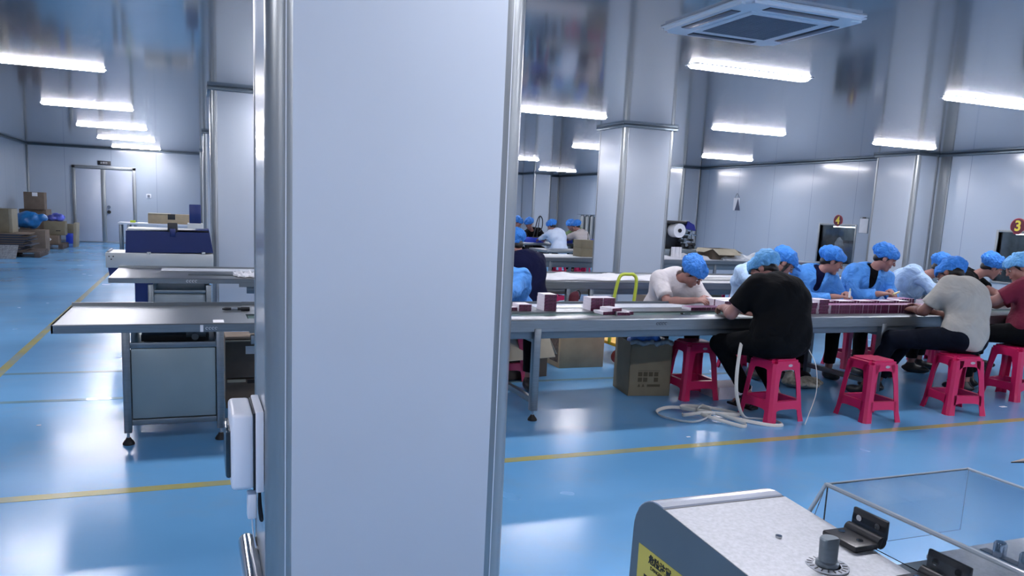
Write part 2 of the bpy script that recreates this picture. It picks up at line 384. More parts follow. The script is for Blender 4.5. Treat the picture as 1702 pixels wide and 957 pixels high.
# cassette air conditioner
ACM = mat('ac_white', '#d9dde4', .4, 0, .02, 4)
t = thing('ceiling_air_conditioner', 'square white cassette air conditioner set in the ceiling', 'air conditioner', (3.42, 4.35, H))
bm = nb()
def ring(bm, r0, r1, z0, z1, mi=0):
    a = [[bm.verts.new((sx*r, sy*r, z)) for sx, sy in ((-1, -1), (1, -1), (1, 1), (-1, 1))] for r, z in ((r0, z1), (r0, z0), (r1, z0), (r1, z1))]
    for i in range(4):
        for j in range(4): bm.faces.new((a[i][j], a[i][(j+1) % 4], a[(i+1) % 4][(j+1) % 4], a[(i+1) % 4][j])).material_index = mi
b2 = nb(); bx(b2, -.47, .47, -.47, .47, -.028, -.001)
bmesh.ops.bevel(b2, geom=[e for e in b2.edges if abs((e.verts[0].co - e.verts[1].co).z) > .01], offset=.05, segments=5, affect='EDGES')
bmesh.ops.bevel(b2, geom=[e for e in b2.edges if all(v.co.z < -.02 for v in e.verts)], offset=.02, segments=3, affect='EDGES')
merge(bm, b2); obj('housing', bm, ACM, t)
bm = nb(); ring(bm, .255, .30, -.036, -.028); obj('grille_frame', bm, ACM, t)
bm = nb()
for i in range(26): bx(bm, -.25, .25, -.25+i*.02, -.25+i*.02+.009, -.036, -.030)
for i in range(7): bx(bm, -.25+i*.08, -.245+i*.08, -.25, .25, -.035, -.030)
obj('intake_grille', bm, mat('ac_grille', '#6d7684', .5), t)
bm = nb(); bx(bm, -.25, .25, -.25, .25, -.0300, -.0285); obj('grille_backing', bm, mat('grille_backing', '#3e454e', .7), t)
for i in range(4):
    b2 = nb(); bx(b2, -.26, .26, .345, .415, -.031, -.027, .001); bm = nb(); merge(bm, b2, 0, Matrix.Rotation(i*PI/2, 4, 'Z')); f = obj('air_slot', bm, mat('slot_dark', '#1a2029', .5), t)
    b2 = nb(); bx(b2, -.255, .255, .36, .41, -.035, -.031, .001); bm = nb(); merge(bm, b2, 0, Matrix.Rotation(i*PI/2, 4, 'Z')); obj('air_flap', bm, mat('ac_flap', '#566073', .4), f)
obj('indicator', bx(nb(), .36, .42, -.42, -.405, -.031, -.027), mat('indicator_white', '#f0f4ff', .3), t)

# ------------------------------------------------------------------ work tables
def foot(parent_leg, x, y, r=.032):
    bm = nb(); cyl(bm, (x, y, .03), (x, y, .09), .008); obj('foot_stem', bm, CHROME, parent_leg)
    bm = nb(); lathe(bm, [(r, 0), (r*1.02, .008), (r*.8, .02), (r*.45, .034), (r*.4, .04)], (x, y, 0)); obj('foot_pad', bm, RUBBER, parent_leg)
def leg(t, x, y, top, w_=.04):
    l = obj('leg', bx(nb(), x-w_/2, x+w_/2, y-w_/2, y+w_/2, .07, top, .004), STEEL, t); foot(l, x, y); return l
def rail_marks(size, m_, parent, x, y, z):
    # row of worn oval stamps on the rail
    bm = nb()
    for i in range(4):
        cx = x + (i - 1.5)*size*.85; r_ = size*.34
        tube(bm, [(cx + r_*math.cos(a*PI/7+.6), y, z + r_*.95*math.sin(a*PI/7+.6)) for a in range(11)], size*.06, 6)
    obj('rail_marking', bm, m_, parent)
# table row one (nearest)
T1 = thing('assembly_table', 'nearest long stainless steel assembly table with a green belt', 'table', (0, 0, 0))
X0, X1 = -.73, 9.4
bm = nb()
prism(bm, [(4.76, .62), (4.765, .695), (4.775, .70), (4.94, .70), (4.94, .675), (5.15, .675), (5.15, .70), (5.60, .70), (5.61, .72), (5.62, .72), (5.62, .64), (5.60, .64), (5.60, .69), (4.78, .665), (4.775, .62)], 'x', 1.55, X1)
obj('table_top', bm, STEEL, T1)
bm = nb()
prism(bm, [(4.76, .652), (4.76, .695), (4.766, .70), (5.56, .70), (5.575, .722), (5.585, .722), (5.585, .652), (5.57, .652), (5.57, .69), (4.77, .69), (4.77, .652)], 'x', X0, .30)
bx(bm, X0, X0+.01, 4.76, 5.58, .652, .7)
obj('end_tray', bm, STEEL, T1)
bm = nb(); prism(bm, [(4.76, .64), (4.76, .695), (4.766, .70), (4.94, .70), (4.94, .675), (5.15, .675), (5.15, .70), (5.60, .70), (5.61, .72), (5.62, .72), (5.62, .64)], 'x', .30, 1.55); obj('table_top', bm, STEEL, T1)
obj('conveyor_belt', bx(nb(), .31, X1-.05, 4.945, 5.145, .676, .690, .002), BELT, T1)
obj('worktop_and_glare_sheet', bx(nb(), 2.42, 9.3, 5.36, 5.585, .7002, .704, .001), mat('white_worktop_and_glare', '#c3cad4', .3), T1)  # white sheet paints in the bright reflection on the rear board
obj('under_rail', bx(bx(nb(), .31, X1, 4.80, 4.84, .565, .62, .003), .31, X1, 5.54, 5.58, .565, .64, .003), STEEL_D, T1)
for x in (2.16, 5.25, 8.3):
    l = leg(T1, x, 4.78, .64, .05); l2 = leg(T1, x, 5.56, .64, .05)
    obj('stretcher', bx(nb(), x-.02, x+.02, 4.8, 5.54, .12, .16, .003), STEEL, T1)
    obj('cross_brace', bx(nb(), x-.02, x+.02, 4.8, 5.54, .54, .57, .003), STEEL, T1)
for x in (-.365, .135):
    leg(T1, x, 4.785, .66, .042); leg(T1, x, 5.45, .66, .042)
cab = obj('cabinet_body', bx(nb(), -.344, .114, 4.80, 5.43, .13, .55, .003), PANEL, T1)
obj('top_rail', bx(nb(), -.344, .114, 4.772, 4.80, .56, .592, .003), STEEL_D, cab)
obj('bottom_rail', bx(nb(), -.344, .114, 4.772, 4.80, .112, .145, .003), STEEL_D, cab)
obj('front_panel', bx(nb(), -.34, .11, 4.778, 4.80, .15, .556, .004), PANEL, cab)
bm = nb(); bx(bm, -.30, .08, 5.0, 5.3, .56, .60, .005); obj('motor_tray', bm, BLACKP, cab)
bm = nb(); cyl(bm, (-.05, 4.95, .615), (.06, 4.95, .615), .025); cyl(bm, (.0, 4.9, .60), (.0, 4.99, .60), .02); obj('motor', bm, STEEL_D, cab)
lb = obj('label_plate', bx(nb(), .028, .045, 4.757, 4.76, .652, .692), PAPER, T1)
obj('tape_patch', bx(nb(), .10, .16, 4.79, 4.90, .70, .701), PAPER, T1)
MK = mat('rail_marking', '#3a4248', .5)
rail_marks(.028, MK, T1, 3.13, 4.758, .665)
rail_marks(.02, PAPER, T1, .09, 4.758, .672)
# marker pen
t = thing('marker_pen', 'black marker pen lying on the left end of the nearest table', 'pen', (.26, 5.30, .7125))
bm = nb(); cyl(bm, (-.075, 0, 0), (.02, 0, 0), .010); obj('barrel', bm, BLACKP, t); bm = nb(); cyl(bm, (.02, 0, 0), (.075, 0, 0), .0125); obj('pen_cap', bm, BLACKP, t)
bm = nb(); cyl(bm, (-.04, 0, 0), (.0, 0, 0), .0106); obj('pen_label', bm, mat('pen_label', '#6f7a88', .5), t)
bm = nb(); cyl(bm, (-.095, 0, 0), (-.075, 0, 0), .004, .010); obj('tip', bm, BLACKP, t)
# table row two
T2 = thing('assembly_table', 'second long stainless assembly table, behind the nearest one', 'table', (0, 0, 0))
bm = nb(); prism(bm, [(7.45, .625), (7.45, .695), (7.456, .70), (8.50, .70), (8.51, .72), (8.52, .72), (8.52, .63), (8.5, .63), (8.5, .69), (7.47, .69), (7.47, .625)], 'x', .38, 9.6); obj('table_top', bm, STEEL, T2)
bm = nb(); prism(bm, [(7.45, .655), (7.45, .695), (7.456, .70), (8.50, .70), (8.51, .72), (8.52, .72), (8.52, .655)], 'x', -.69, .38); obj('end_tray', bm, STEEL, T2)
obj('conveyor_belt', bx(nb(), -.05, 9.55, 7.75, 8.05, .7005, .706, .001), mat('dark_belt', '#39434a', .3), T2)
obj('back_strip', bx(nb(), -.3, 9.55, 8.2, 8.48, .7005, .704, .001), mat('white_worktop_and_glare', '#c3cad4', .3, 0, .03), T2)
obj('under_rail', bx(nb(), .45, 9.55, 7.50, 7.54, .56, .625, .003), STEEL_D, T2)
for x in (-.36, .12, 3.72, 4.0, 5.9, 7.4, 8.9):
    leg(T2, x, 7.49, .64, .045)
    leg(T2, x, 8.45, .64, .045)
cab = obj('cabinet_body', bx(nb(), -.336, .096, 7.52, 8.42, .13, .56, .003), PANEL, T2)
obj('front_panel', bx(nb(), -.335, .095, 7.50, 7.52, .15, .55, .004), STEEL_D, cab); obj('top_rail', bx(nb(), -.335, .095, 7.485, 7.52, .565, .59, .003), STEEL_D, cab)
rail_marks(.028, PAPER, T2, -.02, 7.448, .675); rail_marks(.03, PAPER, T2, 6.75, 7.448, .665)
# table row three
T3 = thing('assembly_table', 'third steel assembly table, passing behind the middle pillar', 'table', (0, 0, 0))
bm = nb(); prism(bm, [(11.5, .64), (11.5, .70), (12.5, .70), (12.5, .64)], 'x', 3.6, 11.1); obj('table_top', bm, STEEL, T3)
obj('under_rail', bx(nb(), 3.6, 11.1, 11.54, 11.6, .54, .64, .003), STEEL_D, T3)
obj('worktop_and_glare_sheet', bx(nb(), 3.7, 11.0, 11.6, 12.4, .7005, .705, .001), mat('white_worktop_and_glare', '#c3cad4', .3), T3)
for x in (3.8, 5.4, 7.0, 8.6, 10.2, 11.0): leg(T3, x, 11.55, .64, .045); leg(T3, x, 12.45, .64, .045)
# fourth: far packing tables
T4 = thing('packing_table', 'far steel table with blue bins where the capped group works', 'table', (0, 0, 0))
obj('table_top', bx(nb(), 6.6, 11.0, 16.35, 17.0, .66, .72, .004), STEEL, T4)
for x in (6.9, 8.4, 9.9): leg(T4, x, 16.4, .66, .045); leg(T4, x, 16.95, .66, .045)
T5 = thing('packing_table', 'narrow grey steel table end-on, in front of the far capped group', 'table', (0, 0, 0))
obj('table_top', bx(nb(), 6.55, 7.6, 14.2, 15.1, .62, .67, .004), STEEL, T5)
for x in (6.65, 7.5): leg(T5, x, 14.25, .62, .045); leg(T5, x, 15.05, .62, .045)
# left far table
T6 = thing('packing_table', 'white topped steel table in the far left, under a long carton', 'table', (0, 0, 0))
obj('table_top', bx(nb(), -1.6, 0.12, 19.7, 20.4, .73, .77, .004), mat('white_worktop_and_glare', '#c3cad4', .3), T6)
for x in (-1.55, -1.38, .05): leg(T6, x, 19.75, .73, .05); leg(T6, x, 20.35, .73, .05)
t = thing('carton', 'long low brown carton on the far left table', 'box', (-.47, 20.0, .77))
obj('carton_body', bx(nb(), -.5, .52, -.25, .25, 0, .22, .006), CARD, t); obj('tape', bx(nb(), -.08, .08, -.252, .252, .10, .222, .002), BLACKP, t); obj('label', bx(nb(), .40, .50, -.254, -.25, .1, .19), PAPER, t)
obj('carton_lid_flap', bx(nb(), -.5, -.02, -.27, .25, .222, .232, .002), CARDL, t)
bm = nb(); ring(bm, .03, .055, 0, .05); o = obj('tape_roll', bm, mat('lime_tape', '#b9cf3a', .5), loc=(-1.3, 20.0, .77)); tag(o, 'lime green tape roll on the far left table', 'tape')
o = obj('control_box', bx(nb(), -.1, .09, -.12, .12, 0, .31, .008), MACHB, loc=(.05, 13.98, .98)); 
st = thing('machine_cabinet', 'blue upright control cabinet beside the left row of pillars', 'machine', (.03, 14.0, 0)); bpy.data.objects.remove(o)
obj('control_panel', bx(nb(), -.09, .09, -.12, .12, .985, 1.29, .008), MACHB, st); obj('cabinet_body', bx(nb(), -.12, .12, -.2, .2, .0, .985, .008), MACHW, st)

# ------------------------------------------------------------------ blue and grey sealing machine (left)
t = thing('sealing_machine', 'blue hooded heat-shrink machine behind the left table end', 'machine', (0, 9.2, 0))
hood = obj('hood', prism(nb(), [(-.68, .80), (-.67, 1.035), (.16, 1.065), (.20, .815)], 'y', .0, .42), MACHB, t)
obj('hood_back', bx(nb(), -.66, .16, .0, .44, 1.03, 1.06, .006), MACHW, hood)
obj('hood_latch', bx(nb(), -.26, -.16, -.01, .06, 1.03, 1.13, .006), BLACKP, hood)
obj('hood_bracket', bx(nb(), -.24, -.18, -.014, .03, .98, 1.07, .006), MACHB, hood)
sp = obj('side_panel', bx(nb(), -.87, .2, -.03, .5, .64, .80, .006), MACHW, t)
bm = nb()
for dx, dz in ((0, .03), (.04, .03), (.02, 0)): cyl(bm, (-.835+dx, -.034, .73+dz), (-.835+dx, -.028, .73+dz), .007, n=10)
obj('screw', bm, TEXTK, sp)
bm = nb(); cyl(bm, (-.45, -.033, .79), (-.45, -.03, .812), .02); cyl(bm, (.1, -.033, .80), (.1, -.03, .822), .02); obj('hinge', bm, MACHW, t)
obj('leg', bx(nb(), -.60, -.40, .02, .2, 0, .64, .01), MACHB, t); obj('leg', bx(nb(), -.05, .15, .02, .2, 0, .64, .01), MACHB, t)
obj('end_bracket', prism(nb(), [(-.85, .62), (-.83, .50), (-.70, .50), (-.66, .54), (-.66, .64), (-.85, .64)], 'y', .0, .3), MACHB, t)
obj('roller', cyl(nb(), (-.85, .02, .80), (-.85, .45, .80), .015), STEEL, t)

# ------------------------------------------------------------------ stools
def make_stool():
    t = thing('plastic_stool', 'x', 'stool')
    Hs, rt, rb = .455, .125, .165
    def corner(z): # half width at height
        return rt + (rb - rt) * (1 - z / Hs)
    bm = nb()
    # seat with rounded edge
    b2 = nb(); bx(b2, -rt, rt, -rt, rt, Hs-.045, Hs)
    bmesh.ops.bevel(b2, geom=[e for e in b2.edges if abs((e.verts[0].co-e.verts[1].co).z) > .01], offset=.028, segments=4, affect='EDGES')
    bmesh.ops.bevel(b2, geom=[e for e in b2.edges if all(v.co.z > Hs-.001 for v in e.verts)], offset=.014, segments=3, affect='EDGES')
    merge(bm, b2); obj('seat', bm, REDP, t)
    # leg: tapered angle profile at each corner
    def legm(sx, sy):
        bm = nb(); th = .006; n = 6
        rings = []
        for i in range(n+1):
            z = (Hs-.03) * i / n; h = corner(z); wd = .058 + .010*max(0, (i-4))
            if i == 0: h += .006; wd += .006
            P = [(h, h-wd), (h, h-.018), (h-.018, h), (h-wd, h), (h-wd, h-th), (h-.022, h-th), (h-th, h-.022), (h-th, h-wd)]
            rings.append([bm.verts.new((sx*a, sy*b, z)) for a, b in P])
        for i in range(n):
            for j in range(8): bm.faces.new((rings[i][j], rings[i][(j+1) % 8], rings[i+1][(j+1) % 8], rings[i+1][j]))
        bm.faces.new(rings[0]); bm.faces.new(rings[-1]); return bm
    for sx, sy in ((-1, -1), (1, -1), (-1, 1), (1, 1)): obj('leg', legm(sx, sy), REDP, t)
    # aprons under the seat and stretchers
    for ang in range(4):
        M = Matrix.Rotation(ang*PI/2, 4, 'Z')
        bm = nb()
        # rounded arch apron
        zt, zb = Hs-.02, Hs-.075
        pts = []
        h1 = corner(zb)
        for i in range(13):
            u = -1 + 2*i/12; z = zb - .03*abs(u)**4
            pts.append((u*(h1-.045), z))
        for y_o, nmz in ((0, 0),):
            A = [bm.verts.new(M @ Vector((x, -corner(z)-.000, z))) for x, z in pts]
            B = [bm.verts.new(M @ Vector((x, -corner(zt), zt))) for x, z in pts]
            A2 = [bm.verts.new(M @ Vector((x, -corner(z)+.006, z))) for x, z in pts]
            B2 = [bm.verts.new(M @ Vector((x, -corner(zt)+.006, zt))) for x, z in pts]
            for i in range(12):
                bm.faces.new((A[i], A[i+1], B[i+1], B[i])); bm.faces.new((A2[i], B2[i], B2[i+1], A2[i+1])); bm.faces.new((A[i], A2[i], A2[i+1], A[i+1]))
        obj('apron', bm, REDP, t)
        bm = nb(); z0, z1 = .095, .155
        def q(x, dy, z): return M @ Vector((x, -corner(z)+dy, z))
        hh = corner(.12)-.04; pts = []
        for i in range(13):
            u = -1+2*i/12; pts.append((u*hh, z0 - .022*abs(u)**5))
        A = [bm.verts.new(q(x, 0, z)) for x, z in pts]; B = [bm.verts.new(q(x, 0, z1)) for x, z in pts]
        A2 = [bm.verts.new(q(x, .006, z)) for x, z in pts]; B2 = [bm.verts.new(q(x, .03, z1)) for x, z in pts]
        for i in range(12):
            bm.faces.new((A[i], A[i+1], B[i+1], B[i])); bm.faces.new((B[i], B[i+1], B2[i+1], B2[i])); bm.faces.new((A2[i], B2[i], B2[i+1], A2[i+1])); bm.faces.new((A[i], A2[i], A2[i+1], A[i+1]))
        obj('stretcher', bm, REDP, t)
    bm = nb(); lathe(bm, [(.001, 0), (.02, 0), (.02, .0015), (.001, .0015)], n=20, M=Matrix.Translation((.02, -corner(.41)-.0005, .41)) @ Matrix.Rotation(PI/2, 4, 'X') @ Matrix.Scale(.5, 4, (0, 1, 0)))
    obj('logo_badge', bm, mat('badge_silver', '#b5b0b2', .3, .3), t)
    return t
stool0 = make_stool()
stools = [((3.95, 4.50), 4, 'rose red plastic stool under the worker in the wide black shirt', 'stools along the nearest table'),
          ((4.71, 4.335), -4, 'empty rose red plastic stool standing between the black and grey shirted workers', None),
          ((5.62, 4.35), -14, 'rose red plastic stool under the worker in the grey T-shirt', None),
          ((6.62, 4.62), 6, 'rose red plastic stool at the right edge under the dark red shirted worker', None),
          ((3.74, 5.20), -4, 'dark rose stool pushed under the table beside the open olive carton', None),
          ((5.25, 5.98), 8, 'rose red stool under the table beneath the gowned worker with white tube', None),
          ((6.20, 6.05), 0, 'rose red stool beneath the gowned worker with folded hands', None),
          ((3.85, 6.08), 0, 'rose red stool beneath the worker in the white T-shirt', None),
          ((4.92, 6.08), 0, 'rose red stool hidden behind the black shirted worker', None),
          ((6.62, 6.08), 0, 'rose red stool beneath the gowned worker behind the grey T-shirt', None),
          ((7.42, 6.08), 0, 'rose red stool beneath the far side worker in black', None),
          ((2.46, 6.10), 0, 'rose red stool beneath the hunched gowned worker', None),
          ((3.02, 6.82), 10, 'rose red stool beneath the navy shirted worker', None)]
for i, (p, a, lab, g) in enumerate(stools):
    if i == 0: stool0.location = (p[0], p[1], 0); stool0.rotation_euler = (0, 0, math.radians(a)); stool0['label'] = lab; stool0['group'] = 'rose red plastic stools'
    else: dup(stool0, (p[0], p[1], 0), math.radians(a), lab, 'rose red plastic stools')
for i, (x, y) in enumerate(((7.3, 9.6), (7.72, 9.65), (8.14, 9.6), (8.5, 9.7), (5.2, 10.9), (4.75, 10.95), (7.95, 15.2), (7.48, 15.62), (8.3, 16.02), (9.0, 17.6), (7.0, 17.5), (7.65, 17.4))):
    lab = ['rose red stool, %s from the left in the row between second and third tables' % w_ for w_ in ('first', 'second', 'third', 'fourth')] + ['rose red stool before the third table, nearer the middle pillar', 'rose red stool before the third table, farther from the middle pillar']
    far = ['rose red stool showing behind the narrow far table', 'rose red stool under the far white gowned worker', 'rose red stool under the striped shirt worker', 'rose red stool under the far green shirted worker', 'rose red stool under the patterned shirt worker', 'rose red stool under the far worker in black']
    dup(stool0, (x, y, 0), .1*i, lab[i] if i < 6 else far[i-6], 'row of stools between tables' if i < 4 else ('stools under the third table' if i < 6 else 'stools at the far tables'))

# ------------------------------------------------------------------ SDF figures
def V3(*a): return np.array(a, dtype=np.float32)
def nrm(v): v = np.array(v, dtype=float); return v / (np.linalg.norm(v) + 1e-9)
def cap(a, b, ra, rb=None, k=.03, cut=None, sub=False): return dict(t='c', a=np.array(a, float), b=np.array(b, float), ra=ra, rb=ra if rb is None else rb, k=k, cut=cut, sub=sub)
def ell(c, r, R=None, k=.03, cut=None, sub=False): return dict(t='e', c=np.array(c, float), r=np.array(r, float), R=np.eye(3) if R is None else np.array(R, float), k=k, cut=cut, sub=sub)
def sdf_build(prims, res, cuts=(), wr=0, wf=30., seed=0):
    lo = np.full(3, 1e9); hi = -lo
    for p in prims:
        if p['sub']: continue
        if p['t'] == 'c':
            R = max(p['ra'], p['rb']); lo = np.minimum(lo, np.minimum(p['a'], p['b']) - R); hi = np.maximum(hi, np.maximum(p['a'], p['b']) + R)
        else:
            R = p['r'].max(); lo = np.minimum(lo, p['c'] - R); hi = np.maximum(hi, p['c'] + R)
    lo -= res*3 + .01; hi += res*3 + .01
    n = np.ceil((hi - lo) / res).astype(int) + 1
    D = np.full(n, .2, np.float32)
    ax = [(lo[i] + res*np.arange(n[i])).astype(np.float32) for i in range(3)]
    def ev(p, sl):
        X = ax[0][sl[0]][:, None, None]; Y = ax[1][sl[1]][None, :, None]; Z = ax[2][sl[2]][None, None, :]
        if p['t'] == 'c':
            a, b = p['a'], p['b']; ab = b - a; L2 = float(ab @ ab) + 1e-12
            h = np.clip(((X-a[0])*ab[0] + (Y-a[1])*ab[1] + (Z-a[2])*ab[2]) / L2, 0, 1)
            d = np.sqrt((X-a[0]-h*ab[0])**2 + (Y-a[1]-h*ab[1])**2 + (Z-a[2]-h*ab[2])**2) - (p['ra'] + (p['rb']-p['ra'])*h)
        else:
            c, R, r = p['c'], p['R'], p['r']
            q = [((X-c[0])*R[i][0] + (Y-c[1])*R[i][1] + (Z-c[2])*R[i][2]) for i in range(3)]
            k0 = np.sqrt((q[0]/r[0])**2 + (q[1]/r[1])**2 + (q[2]/r[2])**2); k1 = np.sqrt((q[0]/r[0]**2)**2 + (q[1]/r[1]**2)**2 + (q[2]/r[2]**2)**2) + 1e-6
            d = k0*(k0-1)/k1
        for (cp, cn) in (p['cut'] or ()):
            cn = nrm(cn); d = np.maximum(d, (X-cp[0])*cn[0] + (Y-cp[1])*cn[1] + (Z-cp[2])*cn[2])
        return d
    for p in prims:
        if p['t'] == 'c': R = max(p['ra'], p['rb']); l = np.minimum(p['a'], p['b']) - R; h = np.maximum(p['a'], p['b']) + R
        else: R = p['r'].max(); l = p['c'] - R; h = p['c'] + R
        mg = p['k'] + .03
        i0 = np.clip(np.floor((l - mg - lo)/res).astype(int), 0, n-1); i1 = np.clip(np.ceil((h + mg - lo)/res).astype(int)+1, 1, n)
        sl = tuple(slice(i0[i], i1[i]) for i in range(3))
        if min(i1 - i0) <= 0: continue
        d = ev(p, sl); S = D[sl]; k = p['k']
        if p['sub']:
            hh = np.maximum(k - np.abs(S + d), 0)/k; D[sl] = np.maximum(S, -d) + hh*hh*k/4
        else:
            hh = np.maximum(k - np.abs(S - d), 0)/k; D[sl] = np.minimum(S, d) - hh*hh*k/4
    full = (slice(None),)*3
    for (cp, cn) in cuts:
        cn = nrm(cn); X = ax[0][:, None, None]; Y = ax[1][None, :, None]; Z = ax[2][None, None, :]
        D = np.maximum(D, ((X-cp[0])*cn[0] + (Y-cp[1])*cn[1] + (Z-cp[2])*cn[2]).astype(np.float32))
    D[0] = D[-1] = .2; D[:, 0] = D[:, -1] = .2; D[:, :, 0] = D[:, :, -1] = .2
    s = D < 0
    cs = np.zeros(n-1, np.int8)
    for i in (0, 1):
        for j in (0, 1):
            for k in (0, 1): cs += s[i:n[0]-1+i, j:n[1]-1+j, k:n[2]-1+k]
    act = (cs > 0) & (cs < 8); idx = np.argwhere(act); vid = -np.ones(n-1, np.int64); vid[act] = np.arange(len(idx))
    acc = np.zeros((len(idx), 3)); cnt = np.zeros(len(idx))
    cor = [(i, j, k) for i in (0, 1) for j in (0, 1) for k in (0, 1)]
    for a in cor:
        for axn in range(3):
            if a[axn] == 1: continue
            b = list(a); b[axn] = 1
            da = D[tuple((idx + a).T)]; db = D[tuple((idx + b).T)]
            m = (da < 0) != (db < 0); t = np.where(m, da/(da - db + 1e-12), 0)
            p = np.array(a)[None, :] + np.zeros((len(idx), 3)); p[:, axn] += t
            acc[m] += p[m]; cnt[m] += 1
    V = lo + res*(idx + acc/cnt[:, None])
    F = []
    for axn in range(3):
        o1, o2 = [(1, 2), (2, 0), (0, 1)][axn]
        sa = [slice(None)]*3; sb = [slice(None)]*3; sa[axn] = slice(0, -1); sb[axn] = slice(1, None)
        ch = s[tuple(sa)] != s[tuple(sb)]; e = np.argwhere(ch); ins = s[tuple(sa)][ch]
        ok = (e[:, o1] > 0) & (e[:, o2] > 0) & (e[:, o1] < n[o1]-1) & (e[:, o2] < n[o2]-1) ; e = e[ok]; ins = ins[ok]
        def vv(d1, d2):
            q = e.copy(); q[:, o1] += d1; q[:, o2] += d2; return vid[tuple(q.T)]
        q = np.stack([vv(-1, -1), vv(0, -1), vv(0, 0), vv(-1, 0)], 1)
        q[~ins] = q[~ins][:, ::-1]; F.append(q)
    F = np.concatenate(F); F = F[(F >= 0).all(1)]
    if wr:
        # vertex normals and cloth folds
        a = V[F[:, 0]]; fn = np.cross(V[F[:, 2]] - a, V[F[:, 3]] - V[F[:, 1]]); N_ = np.zeros_like(V)
        for j in range(4): np.add.at(N_, F[:, j], fn)
        N_ /= np.linalg.norm(N_, axis=1)[:, None] + 1e-9
        x, y, z = (V + seed*1.37).T
        g = np.sin(wf*z + 2.2*np.sin(11*x + seed) + 1.5*np.sin(13*y)) * .5 + np.sin(wf*1.7*(x*.8 - z*.6) + 2*np.sin(9*y + 5*z)) * .35 + np.sin(wf*.6*(y + x)) * .3
        V = V + N_ * (wr*g)[:, None]
    return V, F
def sdf_obj(name, prims, res, m, parent, base, **kw):
    V, F = sdf_build(prims, res, **kw)
    V = V - np.array(base)
    me = bpy.data.meshes.new(name); me.from_pydata(V.tolist(), [], F.tolist()); me.materials.append(m); me.shade_smooth()
    o = bpy.data.objects.new(name, me); C.objects.link(o); o.parent = parent
    return o
def ik(a, t, l1, l2, pole):
    a = np.array(a, float); t = np.array(t, float); d = t - a; L = np.linalg.norm(d); L = min(L, (l1+l2)*.995); u = nrm(d)
    t = a + u*L; x = (l1*l1 - l2*l2 + L*L) / (2*L); h = math.sqrt(max(l1*l1 - x*x, 0))
    pl = np.array(pole, float) - u*np.dot(pole, u); pl = nrm(pl)
    return a + u*x + pl*h, t
def hand(wrist, d, nrm_, side, k=.006, sc=1.0):
    """wrist, direction, palm normal (curl side), thumb side vector"""
    d = nrm(d); n = nrm(np.array(nrm_) - d*np.dot(nrm_, d)); s = nrm(np.cross(n, d)); s = s*np.sign(np.dot(s, side) or 1)
    w_ = np.array(wrist, float); P = []
    R = np.array([s, d, n])
    P.append(ell(w_ + d*.045*sc, (.040*sc, .050*sc, .016*sc), R, .014))
    P.append(cap(w_ - d*.02, w_ + d*.03, .023*sc, .02*sc, .015))
    for off, l, sp in ((.029, .036, .12), (.010, .041, .03), (-.010, .038, -.05), (-.028, .030, -.14)):
        r0 = w_ + d*.080*sc + s*off*sc
        d1 = nrm(d*.85 + n*.5 + s*sp); a = r0 + d1*l*sc
        d2 = nrm(d*.45 + n*.9 + s*sp*.5); b = a + d2*.026*sc
        d3 = nrm(d*.0 + n*1.0); c = b + d3*.018*sc
        P += [cap(r0, a, .0092*sc, .0085*sc, k), cap(a, b, .0085*sc, .0078*sc, .003), cap(b, c, .0078*sc, .0068*sc, .003)]
    r0 = w_ + d*.022*sc + s*.026*sc; a = r0 + nrm(s*.7 + d*.6 + n*.35)*.036*sc; b = a + nrm(d*.8 + n*.5)*.030*sc
    P += [cap(r0, a, .0125*sc, .0105*sc, .01), cap(a, b, .0105*sc, .008*sc, .004)]
    return P
